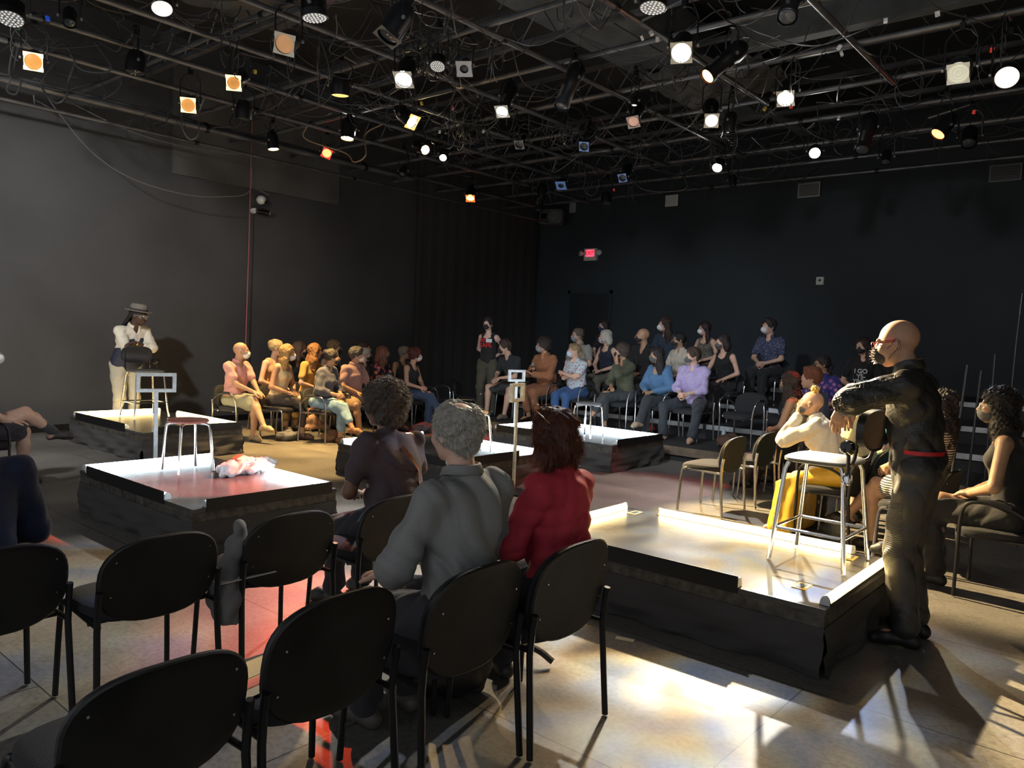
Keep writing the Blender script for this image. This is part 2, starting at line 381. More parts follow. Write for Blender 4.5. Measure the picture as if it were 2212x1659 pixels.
def platform(x0, y0, x1, y1, led, where, strips):
    Z = .34; cx_, cy_ = (x0+x1)/2, (y0+y1)/2
    P = empty('stage_platform', (cx_, cy_, 0)); tag(P, where, 'platform')
    a, b = (x1-x0)/2, (y1-y0)/2
    MB().box((-a, -b, Z-.03), (a, b, Z)).build('deck', DECK, P, smooth=False, bev=.004)
    fb = MB()
    for q in (((-a+.005, -b+.005, Z-.13), (a-.005, -b+.03, Z-.03)), ((-a+.005, b-.03, Z-.13), (a-.005, b-.005, Z-.03)), ((-a+.005, -b+.03, Z-.13), (-a+.03, b-.03, Z-.03)), ((a-.03, -b+.03, Z-.13), (a-.005, b-.03, Z-.03))): fb.box(*q)
    fb.build('fascia', EDGE, P, smooth=False, bev=.003)
    sb = MB()
    for i, (p, q) in enumerate((((-a, -b), (a, -b)), ((a, -b), (a, b)), ((a, b), (-a, b)), ((-a, b), (-a, -b)))):
        sb.add(*skirt(*p, *q, Z-.10, i*1.7+x0))
    sb.build('skirt', DRAPE, P)
    for sx in (-a+.08, a-.08):
        for sy in (-b+.08, b-.08): MB().tube([(sx, sy, 0), (sx, sy, Z-.03)], .02, 8).build('leg', BLK, P)
    m = LEDC if led == 'c' else LEDW
    for side, s0, s1, plate in strips:      # side in S N W E; s0..s1 along it
        if side in 'SN':
            y = -b if side == 'S' else b; sg = 1 if side == 'S' else -1
            A = (s0, y, Z); Bq = (s1, y, Z); inn = Vector((0, sg, 0)); L = s1-s0; X = Vector((1, 0, 0)); O = Vector((s0, y, Z))
        else:
            x = -a if side == 'W' else a; sg = 1 if side == 'W' else -1
            inn = Vector((sg, 0, 0)); L = s1-s0; X = Vector((0, 1, 0)); O = Vector((x, s0, Z))
        ch = MB()
        def pt(t, i, z): return O+X*t+inn*i+Vector((0, 0, z))
        hgt = .062 if plate else .018
        for prof in ([(-.006, 0 if not plate else -.03), (-.006, hgt), (0.0, hgt), (0.0, 0.002), (.05, .002), (.05, 0)],):
            ch.rings([[pt(t, i, z) for i, z in prof] for t in (0, L)])
        c = ch.build('light_channel', BLK, P, smooth=False)
        tb = MB(); cs = [(.002+.024-.023*math.cos(q*math.pi/8), .004+.043*math.sin(q*math.pi/8)) for q in range(9)]
        tb.rings([[pt(t, i, z) for i, z in cs] for t in (.015, L-.015)]); tb.build('light_strip', m, c)
        for t in (0.0, L-.014):
            cp = MB(); cs2 = [(.0+.025-.026*math.cos(q*math.pi/8), .002+.049*math.sin(q*math.pi/8)) for q in range(9)]
            cp.rings([[pt(u, i, z) for i, z in cs2] for u in (t, t+.014)]); cp.build('end_cap', mat('clear_end_cap', (.6, .62, .62), .2), c)
    return P
# strips (side, start, end in local coordinates, tall back plate that hides the tube from the near side)
platform(-6.90, 2.60, -5.00, 3.80, 'c', 'platform with cool white light strips carrying the round stool and plastic bag', [('W', -.58, .56, 0), ('S', -.80, .55, 1), ('N', -.55, .88, 0), ('E', -.50, .55, 1)])
platform(-3.10, 3.84, -1.20, 5.08, 'w', 'platform with warm light strips under the high chair of the bald man', [('W', -.56, .56, 0), ('S', -.80, .50, 1), ('N', -.66, .72, 0), ('E', -.56, .60, 0)])
platform(-10.95, 4.0, -8.85, 5.25, 'w', 'platform with warm light strips in front of the man in the fedora', [('W', -.58, .56, 0), ('S', -.85, .60, 1), ('N', -.60, .98, 0), ('E', -.50, .60, 1)])
platform(-7.05, 7.95, -5.10, 9.20, 'c', 'platform with cool light strips nearest the back seating risers', [('W', -.58, .58, 0), ('S', -.90, .45, 1), ('N', -.72, .90, 0), ('E', -.52, .58, 1)])
platform(-7.05, 5.35, -5.22, 6.70, 'c', 'centre platform with cool light strips behind the curly haired viewer', [('W', -.64, .60, 0), ('S', -.50, .80, 1), ('N', -.60, .86, 0), ('E', -.60, .30, 1)])
# yellow edged hand slots in the deck of the warm platform
for (x, y) in ((-1.42, 4.13), (-1.42, 4.93), (-2.95, 4.95)):
    t = MB(); t.box((-.035, -.06, 0), (.035, .06, .003)); o = t.build('deck_marker', mat('yellow_tape', (.65, .42, .05), .5), smooth=False)
    o.location = (x, y, .341); tag(o, {(-1.42, 4.13): 'yellow tape mark on warm platform by the near corner of the bald man\'s chair', (-1.42, 4.93): 'yellow tape mark on warm platform at the foot of the bald man', (-2.95, 4.95): 'small dark yellow tape mark on warm platform at its far left corner'}[(x, y)], 'tape')
    MB().box((-.018, -.04, .003), (.018, .04, .0045)).build('slot', BLK, o, smooth=False)
o = MB().box((-.05, -.02, 0), (.05, .02, .004)).build('tape_piece', mat('cream_tape', (.6, .58, .4), .6), smooth=False); o.location = (*at(1350, 1382, 0).xy, .001); o.rotation_euler.z = .3
tag(o, 'small cream tape strip on the floor in front of the warm platform', 'tape')

# sign frames on thin white posts
PWH = mat('weathered_white_wood', (.72, .74, .76), .55, var=.12, vs=30)
def sign_post(x, y, top, w_, h_, yaw, label, m=PWH):
    r = empty('sign_frame_post', (x, y, 0), yaw); tag(r, label, 'sign')
    MB().box((-.011, -.019, .02), (.011, .019, top-h_)).build('post', m, r, smooth=False, bev=.003)
    MB().box((-.16, -.16, 0), (.16, .16, .02)).build('base', BLK, r, smooth=False, bev=.004)
    f = MB(); t = .034; z0, z1 = top-h_, top; a = w_/2
    f.box((-.02, -a, z0), (.02, a, z0+t)); f.box((-.02, -a, z1-t), (.02, a, z1)); f.box((-.02, -a, z0+t), (.02, -a+t, z1-t)); f.box((-.02, a-t, z0+t), (.02, a, z1-t))
    f.build('frame', m, r, smooth=False, bev=.003)
sign_post(-7.55, 3.54, 1.11, .36, .19, rad(-18), 'empty white rectangular frame on a post behind the near left platform')
sign_post(-5.09, 6.10, 1.13, .27, .19, rad(12), 'empty cream frame on a post in front of the centre platform', mat('cream_weathered_wood', (.68, .60, .42), .55, var=.2, vs=25))
sign_post(-7.2, 8.60, 1.13, .27, .17, rad(-20), 'empty white frame on a post beside the far platform, behind the cream one')

# ---------------------------------------------------------------- chairs and stools
def oval(w_, h_, n=36, e=2.6, top=1.0):
    out = []
    for i in range(n):
        a = 2*math.pi*i/n; c, s = math.cos(a), math.sin(a)
        out.append((math.copysign(abs(c)**(2/e), c)*w_/2, math.copysign(abs(s)**(2/e), s)*h_/2))
    return out
def make_chair(arms=False, chrome=False, tall=False):
    r = empty('stacking_chair', (0, 0, 0)); fm = mat('dark_chrome', (.35, .35, .36), .25, .9) if chrome else BLK; W = .245; bc, bh = (.608, .40) if tall else (.580, .35)
    # seat
    rg = []
    for s_, z in ((.88, .405), (.97, .412), (1.02, .44), (1, .466), (.92, .478), (.5, .474)):
        rg.append([(.02+y*s_*1.0+ .0, x*s_, z-.018*max(0, (y*s_)/.2)**2*(1 if y > 0 else 0)) for x, y in oval(.47, .45, e=3.2)])
    MB().rings(rg).build('seat', FAB, r)
    # back: shell (rear) with pad (front), gently curved
    def sheet(w_, h_, xs, s0=1.0):
        out = []
        for x_, s_ in xs:
            out.append([(-.20+x_-.10*(1-(y/.25)**2)*.35-.17*z, y, bc+z) for y, z in oval(w_*s_, h_*s_, 40, 2.7)])
        return out
    rr = sheet(.49, bh, ((-.010, .86), (-.018, .97), (-.014, 1.0), (0, 1.0), (.004, .98)))
    sh = MB().rings(rr).build('backrest', SHELL, r)
    rr = sheet(.475, bh-.015, ((.004, .98), (.014, 1.0), (.028, .97), (.034, .86), (.036, .4)))
    MB().rings(rr).build('back_pad', FAB, r)
    for yy, zz in ((.19, .67), (-.19, .67), (.20, .53), (-.20, .53)):
        x = -.20-.10*(1-(yy/.25)**2)*.35-.17*(zz-bc)-.019; MB().lathe([(.0, -.002), (.004, -.001), (.004, .004)], 8, xf((x, yy, zz), frame((-1, 0, 0)))).build('screw', CHR, sh)
    for sy in (-1, 1):
        y = sy*W
        # rear leg rises to hold the back
        MB().tube([(-.245, y*1.04, .008), (-.215, y, .40), (-.222, y, .50), (-.232, y, .560)], .0135, 8).build('leg', fm, r)
        if arms:
            MB().tube(bez([(.205, y*1.02, .008), (.20, y, .35), (.195, y*1.04, .52), (.17, y*1.12, .62), (.10, y*1.14, .655), (-.05, y*1.14, .645), (-.15, y*1.08, .60), (-.222, y, .53)], 5), .0115, 8).build('leg', fm, r)
            MB().tube(bez([(.10, y*1.14, .668), (.02, y*1.14, .668), (-.09, y*1.12, .655)], 4), .016, 8).build('armrest', mat('arm_rubber', (.02, .02, .02), .6), r)
        else:
            MB().tube(bez([(.215, y*.98, .008), (.20, y*.94, .30), (.185, y*.92, .405), (.14, y*.90, .43)], 5), .0125, 8).build('leg', fm, r)
    fr = MB()
    for sy in (-1, 1): fr.tube([(.17, sy*W*.9, .42), (-.215, sy*W*.98, .415)], .011, 8)
    fr.tube([(-.13, -W, .412), (-.13, W, .412)], .011, 8); fr.tube([(.12, -W*.9, .412), (.12, W*.9, .412)], .011, 8)
    fr.build('seat_frame', fm, r)
    return r
CH = {}
def chair(x, y, yaw, label, z=0, arms=False, chrome=False, group=None, tall=False):
    k = (arms, chrome, tall)
    o = make_chair(*k) if k not in CH else copy_tree(CH[k])
    CH.setdefault(k, o)
    o.location = (x, y, z); o.rotation_euler = (0, 0, rad(yaw)); tag(o, label, 'chair')
    if group: o['group'] = group
    elif 'group' in o: del o['group']
    return o
G = 'black stacking chairs of the audience'
# near left and near centre, backs to the camera (seat centres; backs are .24 m behind)
chair(-3.49, .95, 180, 'black chair at the left edge, under the navy sleeve', group=G)
chair(-3.29, 1.47, 180, 'empty near chair between the navy sleeve and the chair with clothes', group=G)
chair(-3.29, 2.08, 180, 'black chair with a grey garment hanging over its front', group=G)
chair(-3.27, 2.71, 180, 'black chair under the curly haired viewer in the dark t-shirt', group=G)
chair(-2.13, .92, 180, 'largest near chair back, cut off by the lower edge of the photo', group=G)
chair(-2.13, 1.46, 180, 'near black chair with a tan programme lying on its seat', group=G, tall=True)
chair(-2.04, 2.0, 180, 'black chair under the grey haired man in the checked shirt', group=G, tall=True)
chair(-1.99, 2.51, 180, 'black chair under the viewer in the red shirt', group=G, tall=True)
def stool(x, y, z, m, label, h=.45, yaw=0):
    r = empty('round_stool', (x, y, z), yaw); tag(r, label, 'stool')
    MB().lathe([(.15, h-.03), (.165, h-.026), (.168, h-.012), (.16, h-.002), (.10, h)], 32).build('seat', m, r)
    for a in (45, 135, 225, 315):
        c, s = math.cos(rad(a)), math.sin(rad(a))
        MB().tube(bez([(c*.215, s*.215, .006), (c*.185, s*.185, h-.10), (c*.16, s*.16, h-.045), (c*.08, s*.08, h-.034)], 5), .0125, 10).build('leg', CHR, r)
    MB().lathe([(.10, h-.036), (.10, h-.028)], 20).build('seat_plate', BLK, r)
stool(-6.38, 3.27, .34, mat('maroon_vinyl', (.32, .10, .07), .45, var=.2), 'low chrome stool with a dull red seat on the near left platform')
stool(-5.72, 6.12, .34, mat('pale_plywood', (.62, .36, .13), .45, var=.25, vs=12), 'low chrome stool with an orange plywood seat on the centre platform')
stool(-5.75, 8.35, .34, mat('grey_vinyl', (.2, .21, .22), .45), 'low chrome stool with a grey seat on the far platform, behind the red shirted viewer')
def high_chair(x, y, yaw, label):
    r = empty('high_chair', (x, y, .34), yaw); tag(r, label, 'chair')
    rg = [[(px*s_, py*s_, z) for px, py in oval(.40, .42, e=4)] for s_, z in ((.9, .595), (1, .602), (1, .618), (.94, .626))]
    MB().rings(rg).build('seat', mat('grey_seat', (.09, .095, .09), .45), r)
    for sx in (-1, 1):
        for sy in (-1, 1):
            pts = [(sx*.215, sy*.225, .008), (sx*.165, sy*.18, .55), (sx*.15, sy*.165, .592)]
            MB().tube(pts, .0125, 10).build('leg', CHR, r)
    f = MB(); q = .215-.05*.35; z = .2
    c = [(-.20, -.208, z), (.20, -.208, z), (.20, .208, z), (-.20, .208, z)]
    for i in range(4): f.tube([c[i], c[(i+1) % 4]], .009, 8)
    f.build('foot_rail', CHR, r)
    for sy in (-1, 1): MB().tube(bez([(-.13, sy*.15, .60), (-.205, sy*.165, .63), (-.225, sy*.165, .74), (-.235, sy*.165, .90)], 5), .011, 8).build('back_post', BLK, r)
    rr = [[(-.235+x_-.25*z*0-.03*(1-(y/.2)**2), y, .815+z) for y, z in oval(.40*s_, .235*s_, 36, 3)] for x_, s_ in ((-.02, .9), (-.03, 1), (.012, 1), (.02, .9))]
    MB().rings(rr).build('backrest', mat('black_pad', (.02, .02, .021), .35), r)
    return r
HB = high_chair(-1.54, 4.73, math.pi, 'tall chrome chair the bald man leans on, on the warm near platform')
HD = high_chair(-10.42, 4.73, 0, 'tall chrome chair the man in the fedora leans on')
for n_, c_, lb in ((HB, (-1.335, 4.50, 1.055), 'black clip-on microphone and lamp on the tall chair of the bald man'), (HD, (-10.62, 5.0, 1.06), 'small black microphone clipped to the tall chair of the fedora man')):
    r = empty('clip_microphone', c_); tag(r, lb, 'microphone')
    MB().tube([(0, 0, -.16), (0, -.01, -.04), (-.01, -.02, .0)], .011, 8).build('stem', BLK, r)
    MB().lathe([(.0, -.05), (.03, -.045), (.042, -.01), (.042, .02), (.03, .042), (0, .046)], 18, xf((0, -.03, .01), frame((0, -1, .2)))).build('head', mat('glossy_black', (.01, .01, .01), .1), r)
    MB().lathe([(.0, -.03), (.024, -.028), (.03, 0), (.02, .03), (0, .032)], 16, xf((0, -.01, -.17), frame((0, -.3, -1)))).build('clamp', CHR, r)
# ---------------------------------------------------------------- people
def V3(*a): return np.array(a, float)
def rotz(a): c, s = math.cos(a), math.sin(a); return np.array([[c, -s, 0], [s, c, 0], [0, 0, 1]])
def roty(a): c, s = math.cos(a), math.sin(a); return np.array([[c, 0, s], [0, 1, 0], [-s, 0, c]])   # + tips forward (+x down)
def rotx(a): c, s = math.cos(a), math.sin(a); return np.array([[1, 0, 0], [0, c, -s], [0, s, c]])
def nrm(v): return v/max(np.linalg.norm(v), 1e-9)
def ik(a, b, l1, l2, pole):
    d = b-a; D = np.linalg.norm(d)
    if D > (l1+l2)*.995: b = a+d/D*(l1+l2)*.995; d = b-a; D = np.linalg.norm(d)
    D = max(D, abs(l1-l2)+.01)
    c = (l1*l1+D*D-l2*l2)/(2*l1*D); t = a+nrm(d)*l1*c
    p = pole-nrm(d)*(pole @ nrm(d)); return t+nrm(p)*l1*math.sqrt(max(0, 1-c*c)), b
SKIN = {'fair': (.62, .38, .28), 'pale': (.68, .46, .37), 'tan': (.46, .26, .16), 'brown': (.22, .115, .065), 'dark': (.075, .04, .027), 'olive': (.40, .24, .15)}
def skin(k): return mat('skin_'+k, SKIN[k], .5, var=.08, vs=25, bump=.08, bs=220)
def cloth(k, c, var=.06): return mat('cloth_'+k, c, .85, var=var, vs=30, bump=.45, bs=17, sheen=.1)
MASKM = {'white': mat('white_mask', (.78, .79, .8), .8), 'black': mat('black_mask', (.02, .02, .022), .75), 'grey': mat('grey_mask', (.25, .28, .31), .8), 'blue': mat('pale_blue_mask', (.45, .62, .78), .8), 'floral': pattern('floral_mask', 'floral', (.6, .6, .6), (.05, .05, .07), 45), 'dgrey': mat('charcoal_mask', (.09, .095, .1), .75)}
EYEW = mat('eye_white', (.7, .68, .65), .25); EYED = mat('eye_iris', (.03, .018, .01), .15)

def hand(W, d, n, side, s=1.0, curl=.5, spread=1.0):
    """palm, four bent fingers and a thumb; d fingers' direction, n palm normal, side +1 when the thumb lies on cross(n,d)."""
    d = nrm(d); n = nrm(n-d*(n @ d)); l = np.cross(n, d)*side; P = []
    for i, (o, L, r) in enumerate(((.030, .074, .0088), (.010, .082, .0092), (-.010, .076, .0088), (-.028, .060, .0078))):
        m = W+(d*(.088-.004*abs(i-1.2))+l*o*.95)*s
        P.append(cone(W+(d*.01+l*o*.55)*s, .0145*s, m, .0115*s, .012))
        a = curl*.5; q = m; rr = r*s; base = nrm(d+l*o*1.6*spread)
        for j, f in enumerate((.48, .31, .21)):
            dd = nrm(base*math.cos(a)+n*math.sin(a)); e = q+dd*L*f*s; P.append(cone(q, rr, e, rr*.93, .003)); q = e; rr *= .93; a += curl*(.9 if j == 0 else .6)
    t = W+(d*.022+l*.026)*s; t1 = t+nrm(d*.62+l*.75+n*.25)*.042*s; t2 = t1+nrm(d*.85+l*.42+n*.3)*.032*s; t3 = t2+nrm(d*.95+l*.1+n*.35)*.024*s
    P += [cone(W+d*.012*s, .017*s, t, .0155*s, .012), cone(t, .0145*s, t1, .0115*s, .008), cone(t1, .0112*s, t2, .0098*s, .003), cone(t2, .0098*s, t3, .008*s, .003)]
    return P

def head_prims(H, R, s, fat=1.0, nose=1.0):
    def p(x, y, z): return H+R @ (V3(x, y, z)*s)
    def E(x, y, z, a, b, c, k=.02): return ell(p(x, y, z), V3(a, b, c)*s, R, k)
    f = fat
    P = [E(-.014, 0, .028, .098, .077, .090), E(.02, 0, -.02, .076, .064*f, .088), E(.030, 0, -.072, .050, .050*f, .040), E(.062, 0, -.098, .022, .026, .020),
         E(.060, .036, -.028, .032, .028*f, .032), E(.060, -.036, -.028, .032, .028*f, .032),
         cone(p(.082, -.036, .024), .011*s, p(.082, .036, .024), .011*s, .012),
         cone(p(.093, 0, .010), .009*s, p(.117*nose+.0*s, 0, -.030), .0125*s, .008), E(.104, .012, -.034, .011, .008, .009, .006), E(.104, -.012, -.034, .011, .008, .009, .006),
         cone(p(.092, -.019, -.060), .0065*s, p(.092, .019, -.060), .0065*s, .006), cone(p(.090, -.017, -.072), .0075*s, p(.090, .017, -.072), .0075*s, .006)]
    for sy in (1, -1):
        P.append(sub(p(.100, .032*sy, .002), V3(.017, .017, .011)*s, R, .008))
        P.append(E(-.012, .079*sy, -.008, .019, .0085, .031, .008)); P.append(sub(p(-.006, .090*sy, -.004), V3(.010, .006, .017)*s, R, .004))
    return P
def hair_prims(style, H, R, s, nk, bodyR):
    def p(x, y, z): return H+R @ (V3(x, y, z)*s)
    def E(x, y, z, a, b, c, k=.02): return ell(p(x, y, z), V3(a, b, c)*s, R, k)
    def F_(cx, cz, a, b, c): return sub(p(cx, 0, cz), V3(a, b, c)*s, R, .012)
    face = [F_(.105, -.028, .072, .074, .096)]
    P = []; fold = (.006, 110, 3)
    cap = lambda t: [E(-.018, 0, .036, .100+t, .080+t, .090+t)]
    if style == 'buzz': P = cap(.003)+[F_(.10, -.02, .075, .09, .095), cut(p(-.05, 0, -.075), R @ V3(.25, 0, -1))]; fold = None
    elif style == 'short': P = cap(.014)+[E(-.055, 0, -.03, .045, .062, .05), E(.03, 0, .105, .06, .06, .03)]+face+[F_(.02, -.075, .06, .1, .07), cut(p(-.06, 0, -.082), R @ V3(.2, 0, -1))]; fold = (.007, 150, 3)
    elif style == 'ring': P = cap(.012)+[E(-.06, 0, -.04, .045, .066, .050), E(-.02, .062, .02, .06, .03, .05), E(-.02, -.062, .02, .06, .03, .05), sub(p(-.050, 0, .128), V3(.070, .045, .034)*s, R, .02)]+face+[cut(p(-.06, 0, -.088), R @ V3(.2, 0, -1))]; fold = (.006, 170, 5)
    elif style == 'afro': P = [E(-.03, 0, .052, .142, .138, .128), E(-.065, 0, -.035, .090, .108, .085), F_(.125, -.035, .085, .085, .10)]; fold = (.010, 120, 4)
    elif style == 'curlytop': P = cap(.028)+[E(-.05, 0, -.02, .07, .088, .06)]+face; fold = (.011, 140, 4)
    elif style in ('bob', 'long', 'curlylong', 'wave'):
        L = {'bob': -.105, 'long': -.30, 'curlylong': -.30, 'wave': -.22}[style]; fat = {'bob': .050, 'long': .034, 'curlylong': .06, 'wave': .045}[style]
        P = cap(.016)
        dn = lambda x, y, z: p(x, y, 0)+(V3(0, 0, 1)*z if z < 0 else 0)*s
        for y in (-.072, -.04, 0, .04, .072):
            x = -.055 if abs(y) < .05 else -.028
            P += [cone(p(x+.01, y, .03), .036*s, dn(x-.012, y*1.08, L*.5), fat*s, .04), cone(dn(x-.012, y*1.08, L*.5), fat*s, dn(x-.02, y*1.15, L), fat*.75*s, .04)]
        P += face; fold = {'bob': (.006, 90, 6), 'long': (.006, 70, 6), 'curlylong': (.010, 120, 6), 'wave': (.007, 85, 6)}[style]
    elif style == 'pony': P = cap(.010)+face+[F_(.03, -.08, .06, .1, .06), cone(p(-.10, 0, .03), .03*s, p(-.13, 0, -.03), .032*s), cone(p(-.13, 0, -.03), .032*s, p(-.12, 0, -.14), .018*s)]; fold = (.005, 120, 6)
    elif style == 'bun': P = cap(.012)+face+[F_(.03, -.08, .06, .1, .06), E(-.095, 0, .075, .045, .045, .045)]; fold = (.007, 130, 6)
    elif style == 'topknot': P = [cone(p(-.03, .01, .10), .02*s, p(-.02, .01, .135), .03*s), E(-.02, .02, .145, .028, .035, .024), E(.0, -.02, .14, .022, .028, .02)]; fold = (.010, 120, 6)
    elif style in ('braids', 'locs'):
        P = cap(.010)+face; rs = np.random.RandomState(5); n = 26; Lz = -.17 if style == 'braids' else -.20
        for i in range(n):
            a = math.pi*(.30+1.4*i/(n-1)); x0, y0 = math.cos(a)*.095-.018, math.sin(a)*.082
            q = p(x0, y0, .03+rs.rand()*.05); q2 = p(x0*1.18, y0*1.25, -.04); q3 = q2+V3(0, 0, 1)*Lz*s*(.5+.6*rs.rand())+V3(rs.randn()*.008, rs.randn()*.008, 0)
            P += [cone(q, .011*s, q2, .010*s, .004), cone(q2, .010*s, q3, .007*s, .004)]
        fold = (.003, 200, 6)
    elif style == 'longlocs':
        P = cap(.008)+face; rs = np.random.RandomState(9)
        for i in range(12):
            a = math.pi*(.7+.6*i/11); q = p(math.cos(a)*.10-.01, math.sin(a)*.07, .0); q2 = q+bodyR @ V3(-.10, .015*math.sin(i*2), -.20); q3 = q2+V3(-.03, .01*math.cos(i), -.34)
            P += [cone(q, .016*s, q2, .011*s, .006), cone(q2, .011*s, q3, .008*s, .004)]
        fold = (.003, 160, 6)
    return P, fold

def mask_mesh(H, R, s, kind, m, root, hh):
    def p(x, y, z): return H+R @ (V3(x, y, z)*s)
    if kind == 'cup':
        P = [ell(p(.070, 0, -.050), V3(.060, .056, .054)*s, R, .01), ell(p(.098, 0, -.048), V3(.034, .030, .036)*s, R, .02)]
    else:
        P = [ell(p(.052, 0, -.054), V3(.070, .064, .058)*s, R, .01), ell(p(.098, 0, -.030), V3(.022, .022, .022)*s, R, .02)]
    P += [cut(p(.028, 0, 0), R @ V3(-1, 0, 0))]
    for sy in (1, -1):
        for z0, z1 in ((-.030, .012), (-.078, -.028)): P.insert(0, cone(p(.036, .061*sy, z0), .0022*s, p(.034, .066*sy, z0), .0022*s, .002))
    o = blob('face_mask', [(P, hh, .01, (.0022, 180, 2) if kind != 'cup' else None)], m, root)
    for sy in (1, -1):
        MB().tube([p(.040, .064*sy, -.028), p(.018, .078*sy, -.010), p(-.012, .087*sy, .018), p(-.026, .086*sy, .0), p(-.014, .084*sy, -.034), p(.012, .074*sy, -.055), p(.038, .060*sy, -.080)], .0018, 5).build('ear_loop', m, o)
    return o

def conform_text(txt, size, H, m, root, target, origin, name, xdir=(1, 0, 0), align='CENTER'):
    """lettering laid on the front (+x) of a garment by dropping its outline onto the cloth"""
    cu = bpy.data.curves.new('t', 'FONT'); cu.body = txt; cu.size = size; cu.align_x = align; cu.align_y = 'CENTER'; cu.space_line = .85; cu.offset = size*.022
    to = bpy.data.objects.new('t', cu); COL.objects.link(to); dg = bpy.context.evaluated_depsgraph_get(); dg.update()
    me = bpy.data.meshes.new_from_object(to.evaluated_get(dg)); bpy.data.objects.remove(to)
    bm = bmesh.new(); bm.from_mesh(me); bmesh.ops.triangulate(bm, faces=bm.faces); bmesh.ops.subdivide_edges(bm, edges=[e for e in bm.edges if e.calc_length() > size*.25], cuts=2)
    from mathutils.bvhtree import BVHTree
    tm = target.data; bv = BVHTree.FromPolygons([v.co.copy() for v in tm.vertices], [tuple(p.vertices) for p in tm.polygons])
    for v in bm.verts:
        q = Vector((1.0, origin[1]+v.co.x, origin[2]+v.co.y)); h = bv.ray_cast(q, Vector((-1, 0, 0)))
        x = h[0].x if h[0] else origin[0]; v.co = Vector((x+.007, q.y, q.z))
    bm.to_mesh(me); bm.free(); me.materials.clear(); me.materials.append(m)
    return link(bpy.data.objects.new(name, me), root)

